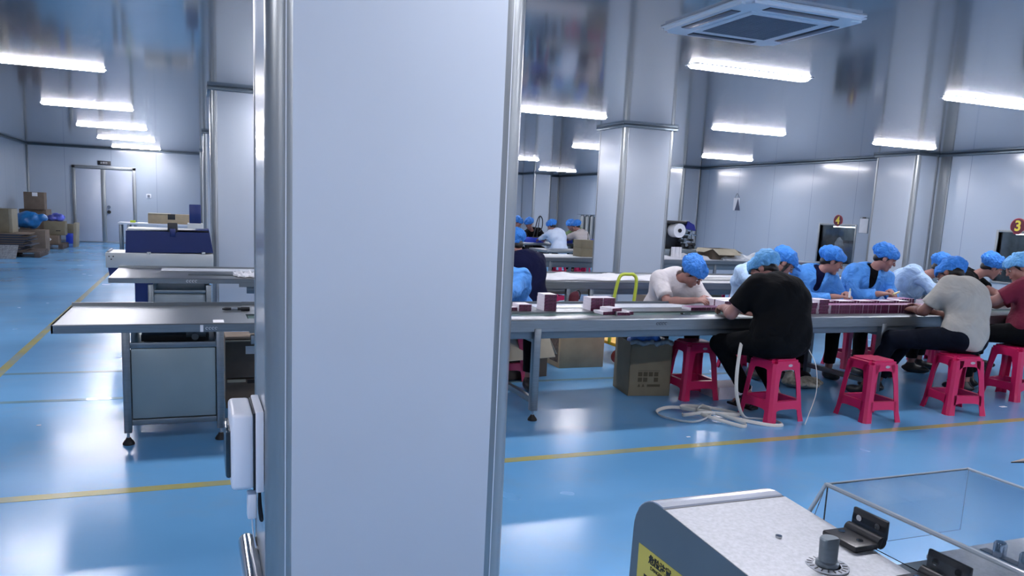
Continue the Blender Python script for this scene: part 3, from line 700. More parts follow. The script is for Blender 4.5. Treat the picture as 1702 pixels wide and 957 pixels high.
def person(label, base, pelvis, neck, head, look, yaw, hands, top, topkind, skin=SKIN, capm=CAP, trousers=BLK, knees=None, ankles=None, width=1.0, belly=0, res=.0065, poles=None, face=True, inner=None, seed=0, shoes=BLACKP, collar=True, head_sc=1.0, legs=True, strap=False, group=None, hands_dir=None, barefoot=False, visor=False, hairlong=False, shoulder_w=.175):
    root = thing('person', label, 'person', (base[0], base[1], 0), group=group); B0 = (base[0], base[1], 0)
    pelvis, neck, head = [np.array(v, float) for v in (pelvis, neck, head)]
    fwd = np.array([-math.sin(yaw), math.cos(yaw), 0]); rt = np.array([math.cos(yaw), math.sin(yaw), 0])
    tz = nrm(neck - pelvis); tf = nrm(fwd - tz*np.dot(fwd, tz)); tr = nrm(np.cross(tf, tz))
    Rt = np.array([tr, tf, tz])
    L = np.linalg.norm(neck - pelvis)
    waist = pelvis + tz*L*.28 - tf*.02*(1); chest = pelvis + tz*L*.66 - tf*.025
    sh = neck - tz*.06
    W = width
    shL, shR = sh - tr*shoulder_w*(.9+.1*W), sh + tr*shoulder_w*(.9+.1*W)
    f = nrm(look); up = nrm(head - neck + np.array([0, 0, .1])); rg = nrm(np.cross(f, up)); u = np.cross(rg, f); Rh = np.array([rg, f, u]); hs = head_sc
    def hp(x, y, z): return head + (rg*x + f*y + u*z)*hs
    poles = poles or [(-rt*.8 + np.array([0, 0, -.7]) - fwd*.1), (rt*.8 + np.array([0, 0, -.7]) - fwd*.1)]
    arms = []
    for S, T, pl in ((shL, hands[0], poles[0]), (shR, hands[1], poles[1])):
        e, wv = ik(S, T, .27, .235, pl); arms.append((S, e, wv))
    # ---- body
    P = [ell(pelvis, (.145*W, .10+belly*.4, .085), Rt), ell(waist, (.135*W, .105+belly, .13), Rt, .06), ell(chest, (.15*W, .108+belly*.4, .15), Rt, .06),
         cap(shL, shR, .052, .052, .05), cap(neck - tz*.05, head - u*.045*hs - f*.02, .055, .047, .03)]
    P += [ell(hp(0, -.012, .032), (.074*hs, .092*hs, .082*hs), Rh, .02), ell(hp(0, .024, -.04), (.055*hs, .062*hs, .060*hs), Rh, .035), ell(hp(0, .064, -.088), (.026*hs, .022*hs, .019*hs), Rh, .02),
          ell(hp(-.034, .055, -.022), (.024*hs, .02*hs, .022*hs), Rh, .02), ell(hp(.034, .055, -.022), (.024*hs, .02*hs, .022*hs), Rh, .02),
          cap(hp(0, .080, .016), hp(0, .101, -.016), .008*hs, .0115*hs, .010), ell(hp(0, .074, .024), (.05*hs, .012*hs, .01*hs), Rh, .014), ell(hp(0, .080, -.05), (.020*hs, .008*hs, .009*hs), Rh, .006),
          ell(hp(-.075, -.005, -.005), (.010*hs, .02*hs, .031*hs), Rh, .008), ell(hp(.075, -.005, -.005), (.010*hs, .02*hs, .031*hs), Rh, .008)]
    for s_, (S, e, wv) in zip((-1, 1), arms):
        P += [cap(S, e, .048*(.6+.4*W), .038*(.7+.3*W), .03), cap(e, e + (wv-e)*.35, .038*(.7+.3*W), .040, .02), cap(e + (wv-e)*.3, wv, .038, .025, .02)]
        dirn = nrm(wv - e)*.8 + fwd*.35 if hands_dir is None else np.array(hands_dir[0 if s_ < 0 else 1], float)
        P += hand(wv, dirn, np.array([0, 0, -1.]) - s_*rt*.5, -s_*rt, sc=1.0)
    knees = knees or [pelvis + fwd*.40 - rt*.14 + np.array([0, 0, -.04]), pelvis + fwd*.40 + rt*.14 + np.array([0, 0, -.04])]
    ankles = ankles or [np.array([*(knees[0][:2] - fwd[:2]*.02), .09]), np.array([*(knees[1][:2] - fwd[:2]*.02), .09])]
    knees = [np.array(a_, float) for a_ in knees]; ankles = [np.array(a_, float) for a_ in ankles]
    hips = [pelvis - rt*.09*W, pelvis + rt*.09*W]
    if legs:
        for hpz, kn, an in zip(hips, knees, ankles):
            P += [cap(hpz, kn, .075, .052, .03), cap(kn, an, .05, .032, .02), cap(an - np.array([0, 0, .04]), an + fwd*.13 - np.array([0, 0, .062]), .034, .024, .02)]
    sdf_obj('body', P, res, skin, root, B0)
    # ---- trousers and shoes
    if legs:
        T = [ell(pelvis + np.array([0, 0, -.01]), (.180*W, .14+belly*.5, .115), Rt)]
        for hpz, kn, an in zip(hips, knees, ankles):
            T += [cap(hpz, kn, .093*(.5+.5*W), .070, .05), cap(kn, an + (kn-an)*.12, .068, .052, .03, cut=[(an + (kn-an)*.12, an-kn)])]
        sdf_obj('trousers', T, .012, trousers, root, B0, wr=.003, wf=26, seed=seed)
        for an in ankles:
            if barefoot:
                bm = nb(); a_ = an + np.array([0, 0, -.075]); M = Matrix.Translation(a_) @ Matrix.Rotation(yaw, 4, 'Z')
                b2 = nb(); bx(b2, -.042, .042, -.06, .18, -.015, .008, .008); merge(bm, b2, 0, M)
                for (p0, p1, p2) in (((-.045, .03, 0), (0, .06, .075), (.045, .03, 0)), ((-.045, .10, 0), (0, .09, .055), (.045, .10, 0)), ((-.04, -.04, 0), (0, -.055, .06), (.04, -.04, 0))):
                    tube(bm, [M @ Vector(q) for q in spline([p0, p1, p2], 6)], .012, 8)
                obj('sandal', bm, shoes, root, (-B0[0], -B0[1], 0))
            else:
                S_ = [ell(an + fwd*.05 - np.array([0, 0, .05]), (.045, .13, .042), np.array([rt, fwd, [0, 0, 1]]), .02), cap(an - np.array([0, 0, .05]), an - np.array([0, 0, .01]), .042, .038, .03)]
                sdf_obj('shoe', S_, .01, shoes, root, B0, cuts=[((0, 0, max(.002, an[2]-.092)), (0, 0, -1))])
    # ---- top garment
    g = .016 if topkind == 'tee' else .026
    G = [ell(pelvis + tz*.03, (.172*W+g, .135+belly*.5+g, .17), Rt, .05, cut=[(pelvis - np.array([0, 0, .085]), (0, 0, -1))]), ell(waist, (.142*W+g, .115+belly+g, .15), Rt, .08), ell(chest, (.155*W+g, .112+belly*.4+g, .17), Rt, .06),
         cap(shL, shR, .055+g*.6, .055+g*.6, .06), cap(neck - tz*.08, neck - tz*.01, .085, .066, .04, cut=[(neck + tz*.012 - tf*.005, tz)])]
    G += [cap(shL + tr*.04 - tz*.09, shR - tr*.04 - tz*.09, .074+g*.4, .074+g*.4, .07), ell(chest - tf*.02, (.165*W+g, .115+belly*.6+g, .19), Rt, .09)]
    for (S, e, wv) in arms:
        if topkind == 'tee':
            c_ = S + (e - S)*.78; G += [cap(S, e, .062*(.6+.4*W)+g*.5, .058*(.6+.4*W)+g*.6, .04, cut=[(c_, e - S)])]
        else:
            c_ = e + (wv - e)*.88; G += [cap(S, e, .060+g*.25, .050+g*.2, .04), cap(e, wv, .052+g*.2, .036+g*.4, .025, cut=[(c_, wv - e)])]
    if topkind == 'gown':
        G += [cap(pelvis, pelvis*.5 + knees[0]*.5, .12, .105, .05), cap(pelvis, pelvis*.5 + knees[1]*.5, .12, .105, .05)]
        for s_ in (-1, 1):
            G += [cap(neck + tr*.055*s_ - tf*.045 + tz*.02, neck + tr*.06*s_ + tf*.075 - tz*.05, .017, .021, .008)]
        G += [cap(neck - tr*.055 - tf*.045 + tz*.025, neck + tr*.055 - tf*.045 + tz*.025, .016, .016, .012)]
        if inner is not None:
            G += [cap(neck + tf*.075 + tz*.05, chest + tf*.165 - tz*.04, .056, .030, .008, sub=True)]
    G += [ell(neck + tz*.03 + tf*.02, (.058, .062, .05), Rt, .012, sub=True)]
    sdf_obj('gown' if topkind == 'gown' else 'shirt', G, .0095, top, root, B0, wr=.0085 if topkind == 'gown' else .0065, wf=40 if topkind == 'gown' else 27, seed=seed)
    if inner is not None:
        I = [ell(chest + tz*.02 - tf*.0, (.150*W+.006, .112+.016, .18), Rt, .05), cap(shL*.6+shR*.4, shL*.4+shR*.6, .06, .06, .05), cap(neck - tz*.07, neck - tz*.02, .075, .062, .03, cut=[(neck - tz*.012 + tf*.02, tz - tf*.3)])]
        sdf_obj('inner_shirt', I, .011, inner, root, B0)
    # ---- cap
    Cc = [ell(hp(0, -.018, .050), (.107*hs, .118*hs, .078*hs), Rh, .03), ell(hp(.02*math.sin(seed*2.3), -.055, .052), (.100*hs, .095*hs, .078*hs), Rh, .05)]
    cutn = -(u - .38*f)
    Vc, Fc = sdf_build(Cc, .0075, cuts=[(hp(0, 0, .010), cutn)])
    q = (Vc - head) @ Rh.T; th = np.arctan2(q[:, 1], q[:, 0]); rr = np.hypot(q[:, 0], q[:, 1])
    hgt = np.clip((q[:, 2] - .01)/.1, 0, 1); wv_ = np.sin(15*th + 4.5*np.sin(2*th + seed) + 2*np.sin(5*th)) * (1-hgt)**.7 + .6*np.sin(9*th + 24*hgt + seed)*hgt
    pinch = 1 - .10*np.exp(-((hgt)/.16)**2)
    q[:, :2] *= (pinch + .04*wv_)[:, None]; q[:, 2] += .007*np.sin(3*th + seed) * hgt + .005*np.sin(60*q[:, 0] + 40*q[:, 1] + seed) + .004*np.sin(95*q[:, 1] - 50*q[:, 0])
    Vc = q @ Rh + head
    me = bpy.data.meshes.new('bouffant_cap'); me.from_pydata((Vc - np.array(B0)).tolist(), [], Fc.tolist()); me.materials.append(capm); me.shade_smooth()
    co = bpy.data.objects.new('bouffant_cap', me); C.objects.link(co); co.parent = root
    if visor:
        sdf_obj('cap_visor', [ell(hp(0, .10, .045), (.085, .06, .012), Rh, .01)], .007, capm, co, B0)
    # ---- hair
    Hh = [ell(hp(0, -.014, .028), (.080*hs, .098*hs, .088*hs), Rh, .02, cut=[(hp(0, .03, .0), f*1.0 - u*.5)])]
    if hairlong: Hh += [cap(hp(0, -.08, -.02), hp(0, -.07, -.11), .05, .03, .03), cap(hp(.06, .03, .0), hp(.06, .035, -.08), .018, .01, .015), cap(hp(-.06, .03, .0), hp(-.06, .035, -.08), .018, .01, .015)]
    else: Hh += [ell(hp(0, -.07, -.03), (.055*hs, .035*hs, .04*hs), Rh, .02)]
    sdf_obj('hair', Hh, .008, HAIR, root, B0)
    if face:
        for sx in (-1, 1):
            for nme, c_, r_, m_ in (('eyebrow', hp(.032*sx, .0865, .030), (.019, .005, .004), HAIR), ('eye', hp(.032*sx, .0805, .008), (.014, .006, .005), EYEW)):
                bm = nb(); bmesh.ops.create_uvsphere(bm, u_segments=12, v_segments=8, radius=1)
                Mx = Matrix(((Rh[0][0]*r_[0]*hs, Rh[1][0]*r_[1]*hs, Rh[2][0]*r_[2]*hs, c_[0]-B0[0]), (Rh[0][1]*r_[0]*hs, Rh[1][1]*r_[1]*hs, Rh[2][1]*r_[2]*hs, c_[1]-B0[1]), (Rh[0][2]*r_[0]*hs, Rh[1][2]*r_[1]*hs, Rh[2][2]*r_[2]*hs, c_[2]), (0, 0, 0, 1)))
                bm.transform(Mx); eo = obj(nme, bm, m_, root)
                if nme == 'eye':
                    c2 = hp(.032*sx, .086, .006) - np.array(B0); bm = nb(); bmesh.ops.create_uvsphere(bm, u_segments=10, v_segments=6, radius=.0055); bm.transform(Matrix.Translation(c2)); obj('iris', bm, HAIR, eo)
        c_ = hp(0, .0865, -.052); r_ = (.021, .005, .006); bm = nb(); bmesh.ops.create_uvsphere(bm, u_segments=12, v_segments=8, radius=1)
        Mx = Matrix(((Rh[0][0]*r_[0], Rh[1][0]*r_[1], Rh[2][0]*r_[2], c_[0]-B0[0]), (Rh[0][1]*r_[0], Rh[1][1]*r_[1], Rh[2][1]*r_[2], c_[1]-B0[1]), (Rh[0][2]*r_[0], Rh[1][2]*r_[1], Rh[2][2]*r_[2], c_[2]), (0, 0, 0, 1)))
        bm.transform(Mx); obj('mouth', bm, LIPS, root)
    if strap:
        pts = [chest + tr*.10 + tz*.14 - tf*.09, chest + tr*.0 + tz*.02 - tf*.155, waist - tr*.10 - tf*.14, waist - tr*.16]
        bm = nb(); tube(bm, [v - Vector(B0) for v in spline([tuple(p) for p in pts], 6)], .012, 8); obj('shoulder_strap', bm, BLACKP, root)
    return root

exec_people = True
STRIPE = mat('striped_fabric', '#b9b3b0', .85)
def stripe(m, c1, c2, sc, axis='Z'):
    nt = m.node_tree; N = nt.nodes; L = nt.links; b = N['Principled BSDF']
    tc = N.new('ShaderNodeTexCoord'); w_ = N.new('ShaderNodeTexWave'); w_.bands_direction = axis; w_.inputs['Scale'].default_value = sc; w_.inputs['Distortion'].default_value = 1
    r = N.new('ShaderNodeValToRGB'); r.color_ramp.elements[0].position = .45; r.color_ramp.elements[1].position = .55; r.color_ramp.elements[0].color = lin(c1) + (1,); r.color_ramp.elements[1].color = lin(c2) + (1,)
    L.new(tc.outputs['Object'], w_.inputs[0]); L.new(w_.outputs[0], r.inputs[0]); L.new(r.outputs[0], b.inputs['Base Color'])
stripe(STRIPE, '#8f8380', '#cfcac8', 12)
PATT = mat('patterned_fabric', '#c9bfb5', .85)
def patt(m):
    nt = m.node_tree; N = nt.nodes; L = nt.links; b = N['Principled BSDF']
    tc = N.new('ShaderNodeTexCoord'); w_ = N.new('ShaderNodeTexVoronoi'); w_.inputs['Scale'].default_value = 14
    r = N.new('ShaderNodeValToRGB'); r.color_ramp.interpolation = 'CONSTANT'; r.color_ramp.elements[0].color = lin('#241f22') + (1,); r.color_ramp.elements[1].position = .38; r.color_ramp.elements[1].color = lin('#d3cbc2') + (1,)
    L.new(tc.outputs['Object'], w_.inputs[0]); L.new(w_.outputs[0], r.inputs[0]); L.new(r.outputs[0], b.inputs['Base Color'])
patt(PATT)
Z = np.array
def people():
    # far side of the nearest table
    person('person in white T-shirt and blue cap bending over small cartons, hands together', (3.92, 6.02), (3.93, 6.03, .56), (3.96, 5.79, .90), (4.00, 5.66, .955), (.30, -.62, -.74), PI*.95,
           [(4.05, 5.50, .745), (3.90, 5.47, .745)], WTEE, 'tee', trousers=BLK, seed=1, poles=[(.9, .1, -.9), (-1, .2, -1)], width=.92, skin=SKIN)
    person('person in blue gown and peaked blue cap, mostly hidden behind the black shirt', (4.93, 6.05), (4.93, 6.08, .56), (4.93, 5.93, .99), (5.10, 5.82, 1.045), (.6, -.5, -.65), PI*.97,
           [(5.1, 5.45, .745), (4.85, 5.42, .745)], GOWNL, 'gown', seed=2, visor=True, hairlong=True)
    person('person in open blue gown and blue cap, holding a white tube upright', (5.38, 6.02), (5.47, 5.98, .56), (5.51, 5.83, .98), (5.61, 5.76, 1.075), (.72, -.55, -.42), PI*.93,
           [(5.66, 5.60, .785), (5.49, 5.57, .765)], GOWN, 'gown', seed=3, inner=NAVY, hairlong=False, poles=[(.8, .2, -1), (-.6, .1, -1)], hands_dir=[(-.4, -.8, -.1), (.9, -.35, .08)])
    person('young person in blue gown over dark shirt, blue cap, working with raised hands', (6.10, 6.02), (6.16, 5.98, .56), (6.18, 5.84, 1.01), (6.265, 5.76, 1.115), (.62, -.62, -.46), PI*.92,
           [(6.20, 5.60, .81), (6.02, 5.56, .795)], GOWN, 'gown', seed=4, inner=BLK, poles=[(.8, .2, -1), (-.6, .1, -1)], hands_dir=[(-.4, -.8, -.1), (.9, -.35, .08)])
    person('person in pale blue gown, cap just showing behind the grey T-shirt worker', (6.62, 6.05), (6.62, 6.08, .56), (6.93, 5.90, .95), (7.10, 5.80, 1.03), (.75, -.5, -.5), PI*1.15,
           [(7.05, 5.48, .745), (6.85, 5.42, .745)], GOWNL, 'gown', seed=5)
    person('person in black shirt and blue cap, bowed to the right on the far side', (7.42, 6.05), (7.42, 6.05, .56), (7.57, 5.83, .97), (7.69, 5.72, 1.055), (.75, -.5, -.5), PI*1.16,
           [(7.62, 5.42, .745), (7.42, 5.38, .745)], BLK, 'tee', seed=6)
    person('hunched person in blue gown half hidden behind the foreground pillar', (2.46, 6.08), (2.50, 6.08, .56), (2.30, 5.86, .86), (2.12, 5.74, .90), (-.75, -.45, -.5), PI*.9,
           [(2.12, 5.42, .745), (1.95, 5.42, .745)], GOWN, 'gown', seed=7)
    # near side, backs to the camera
    person('broad person in black shirt and blue cap sitting with back to camera', (3.95, 4.48), (3.95, 4.46, .57), (3.985, 4.63, .99), (3.985, 4.76, 1.05), (-.55, .52, -.6), .18,
           [(3.76, 4.88, .76), (3.90, 4.95, .745)], BLK, 'tee', trousers=BLK, width=1.36, belly=.06, seed=8, capm=CAPL, knees=[(3.68, 4.80, .50), (4.02, 4.88, .50)], ankles=[(3.90, 4.68, .11), (4.18, 4.70, .10)], barefoot=True, shoes=RUBBER, shoulder_w=.20, poles=[(-1, -.5, -1), (.8, -.5, -.9)])
    person('person in grey T-shirt and blue cap sitting with back to camera', (5.70, 4.40), (5.72, 4.40, .57), (5.82, 4.58, .985), (5.86, 4.72, 1.045), (-.35, .70, -.62), .12,
           [(5.66, 4.86, .745), (5.82, 4.90, .745)], GREYT, 'tee', trousers=JEANS, width=1.12, seed=9, knees=[(5.30, 4.72, .52), (5.66, 4.86, .52)], ankles=[(5.22, 4.86, .10), (5.50, 5.00, .10)], skin=SKIND, poles=[(-1, -.4, -1), (.8, -.5, -.9)])
    person('person in dark red shirt and pale cap at the right edge, facing left', (6.68, 4.60), (6.70, 4.60, .57), (6.76, 4.68, 1.01), (6.72, 4.76, 1.105), (-.80, .42, -.42), .55,
           [(6.44, 4.98, .80), (6.60, 5.10, .80)], RED, 'tee', seed=10, capm=CAPL, width=1.1, poles=[(-.5, -.7, -.6), (.8, -.3, -.6)])
    person('person in navy T-shirt and blue cap facing the second table, right of the foreground pillar', (3.02, 6.80), (2.98, 6.80, .57), (2.93, 6.93, 1.0), (2.875, 7.02, 1.10), (-.3, .82, -.4), .12,
           [(2.74, 7.22, .76), (2.90, 7.3, .745)], NAVY, 'tee', seed=11, width=1.0, res=.008)
    # far group
    R_ = .011
    person('far person in black and white patterned shirt and blue cap', (6.98, 17.45), (7.0, 17.5, .57), (7.08, 17.35, 1.02), (7.17, 17.25, 1.14), (.3, -.7, -.5), PI*1.1, [(7.1, 16.9, .78), (6.9, 16.9, .78)], PATT, 'tee', res=R_, seed=12, face=False)
    person('far person in black shirt leaning over blue bins', (7.62, 17.45), (7.68, 17.5, .57), (7.55, 17.3, .98), (7.42, 17.2, 1.12), (-.5, -.6, -.5), PI*.95, [(7.7, 16.9, .78), (7.4, 16.9, .78)], BLK, 'tee', res=R_, seed=13, face=False)
    person('far person in white gown and blue cap seen from behind', (7.46, 15.62), (7.5, 15.6, .57), (7.46, 15.78, 1.02), (7.38, 15.85, 1.12), (-.4, .75, -.4), .3, [(7.25, 16.3, .78), (7.45, 16.35, .78)], mat('white_gown_fabric', '#c4d2e6', .8, 0, .06, 10, bump=.4, bscale=20), 'gown', res=R_, seed=14, face=False)
    person('far person in green shirt and blue cap beyond the blue bins', (8.95, 17.6), (8.95, 17.6, .57), (8.75, 17.5, 1.0), (8.62, 17.4, 1.12), (-.6, -.5, -.5), PI*.9, [(8.6, 16.95, .78), (8.4, 16.95, .78)], GREENT, 'tee', res=R_, seed=15, face=False)
    person('far person in striped shirt with dark shoulder strap and blue cap', (8.2, 16.0), (8.32, 16.0, .57), (8.21, 16.1, 1.02), (8.13, 16.15, 1.13), (-.7, .5, -.4), .6, [(7.8, 16.45, .78), (8.0, 16.5, .78)], STRIPE, 'tee', res=R_, seed=16, face=False, strap=True)
people()
# handheld white tube
t = thing('glue_tube', 'white tube held upright by the gowned worker', 'tube', (5.60, 5.50, .765))
bm = nb(); lathe(bm, [(.009, 0), (.010, .004), (.010, .055), (.006, .062)]); obj('tube_body', bm, PAPER, t); bm = nb(); lathe(bm, [(.006, .062), (.006, .08), (.003, .085)]); obj('tube_cap', bm, mat('pale_green_cap', '#cfe0c0', .4), t)
t = thing('glue_tube', 'small pale tube between the fingers of the young gowned worker', 'tube', (6.14, 5.48, .80))
bm = nb(); cyl(bm, (-.03, 0, 0), (.03, 0, .02), .009); obj('tube_body', bm, mat('pale_yellow_cap', '#d8d3a0', .4), t)
bm = nb(); cyl(bm, (.03, 0, .02), (.045, 0, .025), .006); obj('tube_cap', bm, PAPER, t)

# ------------------------------------------------------------------ small cartons on the nearest table
def carton_mesh(w_, d_, h_, white=False, name='product_box'):
    """front (-y) maroon, top mauve, sides white"""
    me = bpy.data.meshes.new(name); bm = nb(); bx(bm, 0, w_, 0, d_, 0, h_, .0012, seg=1)
    bmesh.ops.recalc_face_normals(bm, faces=bm.faces[:])
    for f in bm.faces:
        f.normal_update(); n = f.normal
        f.material_index = 0 if abs(n.y) > .7 else (1 if n.z > .7 else 2)
    bmesh.ops.recalc_face_normals(bm, faces=bm.faces[:]); bm.to_mesh(me); bm.free()
    for m_ in (MAROON, CARTW if white else MAROONT, CARTW): me.materials.append(m_)
    return me
ME_V = carton_mesh(.0278, .13, .078); ME_F = carton_mesh(.10, .13, .024)
ME_W = carton_mesh(.0315, .13, .075, True); ME_F2 = carton_mesh(.10, .13, .024, True)
ONES = ['first', 'second', 'third', 'fourth', 'fifth', 'sixth', 'seventh', 'eighth', 'ninth', 'tenth', 'eleventh', 'twelfth', 'thirteenth', 'fourteenth', 'fifteenth', 'sixteenth', 'seventeenth', 'eighteenth', 'nineteenth', 'twentieth']
def ordw(n):
    if n < 20: return ONES[n]
    t_ = {2: 'twenty', 3: 'thirty', 4: 'forty'}[(n+1)//10]; return t_ + '-' + ONES[(n+1) % 10 - 1] if (n+1) % 10 else {3: 'thirtieth', 4: 'fortieth'}[(n+1)//10]
def pb(me, x, y, z, rz, label, group):
    o = bpy.data.objects.new('product_box', me); C.objects.link(o); o.location = (x, y, z); o.rotation_euler = (0, 0, rz); tag(o, label, 'box', group); return o
for i in range(38):
    pb(ME_V, 4.86+i*.0285, 4.95+random.uniform(-.004, .004), .6905, random.uniform(-.015, .015), 'thin maroon carton, %s from the left in the long front row' % ordw(i), 'front row of maroon cartons')
for i in range(32):
    pb(ME_W if i % 7 < 5 else ME_V, 4.92+i*.0325, 5.155, .7005, 0, 'thin carton, %s from the left in the row behind the long maroon row' % ordw(i), 'back row of cartons')
for i in range(5): pb(ME_F2, 4.75+random.uniform(-.008, .008), 4.96, .6905+i*.0245, random.uniform(-.05, .05), 'flat white ended carton, %s from the bottom of the stack left of the maroon row' % ordw(i), 'flat stack left of the maroon row')
for i in range(4): pb(ME_F2, 4.62+random.uniform(-.008, .008), 4.955, .6905+i*.0245, random.uniform(-.05, .05), 'flat white ended carton, %s from the bottom beside the black shirt' % ordw(i), 'stack beside the black shirt')
for i in range(10): pb(ME_V, 5.985+i*.0325, 5.16 if i > 5 else 5.30, .7005, .02, 'maroon carton, %s from the left at the right row end near the grey T-shirt' % ordw(i), 'right end cartons')
for i in range(11): pb(ME_W, 3.97+i*.0322, 5.16, .7005, random.uniform(-.02, .02), 'white topped carton, %s from left in front of the block by the black shirt' % ordw(i), 'block left of the black shirt')
for i in range(11): pb(ME_W, 3.97+i*.0322, 5.30, .7005, random.uniform(-.02, .02), 'white topped carton, %s from left at the rear of the block by the black shirt' % ordw(i), 'rear block left of the black shirt')
for i in range(6): pb(ME_F, 3.69+i*.042 if False else 3.66+i*.048, 5.17, .7005, .03*i, 'flat maroon carton, %s from the left before the white T-shirted worker' % ordw(i), 'flat cartons before the white T-shirt')
for r in range(4):
    for c_ in range(2): pb(ME_F2, 2.86+c_*.105-.08, 5.19, .7005+r*.0245, 0, 'flat carton, %s from the bottom in the %s column near the trolley handle' % (ordw(r), 'left' if c_ == 0 else 'right'), 'low stack near the trolley handle')
for i, (x, y, a) in enumerate(((2.80, 5.03, .1), (2.90, 5.0, -.2), (2.96, 5.02, .15))): pb(ME_F2, x, y, .6915, a, 'loose maroon and white carton on the belt, %s of three' % ('leftmost', 'middle', 'rightmost')[i], 'loose cartons on the belt')
pb(ME_F2, 2.87, 5.02, .7165, .3, 'maroon and white carton lying across the three loose ones on the belt', 'loose cartons on the belt')
for r in range(5):
    pb(ME_F2, 2.40, 5.2, .7005+r*.0245, random.uniform(-.03, .03), 'flat carton, %s from the bottom in the narrow stack near the foreground pillar' % ordw(r), 'narrow stack near the pillar')
for r in range(2): pb(ME_F2, 2.20, 5.2, .7005+r*.0245, 0, 'flat carton, %s of the low stack next to the foreground pillar' % ('bottom', 'top')[r], 'low stack next to the pillar')
pb(ME_F2, 2.10, 5.22, .7005, .1, 'single white carton lying beside the low stack next to the foreground pillar', None)
# white papers / tray pieces
o = obj('paper_sheet', bx(nb(), -.28, .28, -.05, .05, 0, .002), PAPER, loc=(4.12, 4.84, .7005)); tag(o, 'white strip of paper on the table front edge left of the black shirt', 'paper')
o = obj('paper_sheet', bx(nb(), -.16, .16, -.1, .1, 0, .012, .003), WCLOTH, loc=(6.55, 5.25, .7005), rot=(0, 0, .2)); tag(o, 'white sheets on the table between grey and dark red shirts', 'paper')
t = thing('metal_clip', 'small metal clip lying on the green belt before the white T-shirt', 'clip', (3.52, 5.03, .691)); obj('clip_body', bx(nb(), -.035, .035, -.006, .006, 0, .008, .002), CHROME, t); obj('clip_head', bx(nb(), -.045, -.033, -.012, .012, 0, .014, .002), BLACKP, t)

# ------------------------------------------------------------------ cartons and trolley under the table
def open_carton(name, label, x, y, w_, d_, h_, rz, m_, flaps=(1, 1, 1, 1), fa=(-.6, -.6, -.6, -.6), flapm=None, fl=.5, cat='box', marks=False):
    t = thing(name, label, cat, (x, y, 0), rz); th = .006
    bm = nb(); bx(bm, -w_/2, w_/2, -d_/2, -d_/2+th, 0, h_); bx(bm, -w_/2, w_/2, d_/2-th, d_/2, 0, h_); bx(bm, -w_/2, -w_/2+th, -d_/2, d_/2, 0, h_); bx(bm, w_/2-th, w_/2, -d_/2, d_/2, 0, h_); bx(bm, -w_/2, w_/2, -d_/2, d_/2, 0, th)
    obj('carton_body', bm, m_, t)
    for i, (on, a_) in enumerate(zip(flaps, fa)):
        if not on: continue
        W_, dd = (w_, d_) if i % 2 == 0 else (d_, w_)
        b2 = nb(); bx(b2, -W_/2, W_/2, 0, min(w_, d_)*fl, -th/2, th/2)
        M = Matrix.Rotation(i*PI/2, 4, 'Z') @ Matrix.Translation((0, -dd/2+th/2, h_)) @ Matrix.Rotation(PI, 4, 'Z') @ Matrix.Rotation(a_, 4, 'X')
        bm = nb(); merge(bm, b2, 0, M); obj('flap', bm, flapm or m_, t)
    return t
c1 = open_carton('open_carton', 'open brown carton under the table against the foreground pillar', 2.55, 6.25, .55, .45, .36, .25, CARDD, flaps=(1, 1, 0, 0), fa=(-1.0, -1.0, 0, 0), flapm=CARDL, fl=.45)
t = thing('carton', 'large closed brown carton under the table left of the yellow trolley', 'box', (3.38, 6.62, 0), 0)
obj('carton_body', bx(nb(), -.25, .21, -.23, .23, 0, .42, .006), CARD, t); obj('tape', bx(nb(), -.02, .02, -.232, .232, .30, .422, .001), mat('packing_tape', '#9a8a6c', .3), t)
obj('printed_label', bx(nb(), -.252, -.25, -.2, -.02, .05, .32), mat('printed_side', '#5a5148', .8, 0, .5, 40), t)
t = open_carton('waste_carton', 'tall olive carton stuffed with a blue waste bag in front of the stool', 3.42, 5.44, .35, .36, .43, -.18, CARDO, flaps=(0, 0, 0, 0))
# printed marks on the olive carton
bm = nb()
for i in range(4): bx(bm, -.10+i*.045, -.065+i*.045, -.1815, -.1805, .16, .195); bx(bm, -.10+i*.045, -.065+i*.045, -.1815, -.1805, .115, .15) if i != 2 else None
bx(bm, -.10, .08, -.1815, -.1805, .205, .208); bx(bm, -.02, .09, -.1815, -.1805, .075, .095)
obj('printed_marks', bm, mat('faint_print', '#45402f', .8), t)
bm = nb(); prism(bm, [(-.10, .075), (-.075, .075), (-.0875, .1)], 'y', -.1815, -.1805); prism(bm, [(-.065, .075), (-.04, .075), (-.0525, .1)], 'y', -.1815, -.1805); obj('printed_marks', bm, mat('faint_print', '#45402f', .8), t)
WASTE = mat('blue_waste_film', '#4f8ce6', .45, 0, .3, 22, bump=1.0, bscale=20)
P = [ell((.0, 0, .41), (.145, .14, .07)), ell((-.07, -.06, .46), (.07, .07, .07)), ell((.06, .03, .47), (.08, .08, .07)), ell((.03, -.08, .48), (.06, .06, .06)), ell((-.03, .02, .49), (.05, .05, .05))]
Vv, Ff = sdf_build(P, .012, wr=.008, wf=60); me = bpy.data.meshes.new('waste_bag'); me.from_pydata(Vv.tolist(), [], Ff.tolist()); me.materials.append(WASTE); me.shade_smooth()
o = bpy.data.objects.new('waste_bag', me); C.objects.link(o); o.location = (3.42, 5.44, .0); tag(o, 'crumpled blue waste bag filling the tall olive carton', 'bag')
Pv = [cap((-.2+.4*i/8, -.175, .43+.01*math.sin(i*2.1)), (-.2+.4*(i+1)/8, -.175, .43+.01*math.sin((i+1)*2.1)), .016, .016, .02) for i in range(8)] + [cap((.2, -.17+.34*i/6, .43), (.2, -.17+.34*(i+1)/6, .42+.012*math.sin(i*2.)), .017, .017, .02) for i in range(6)]
Vv, Ff = sdf_build(Pv, .009, wr=.004, wf=70); Ml = Matrix.Translation((3.42, 5.44, 0)) @ Matrix.Rotation(-.18, 4, 'Z')
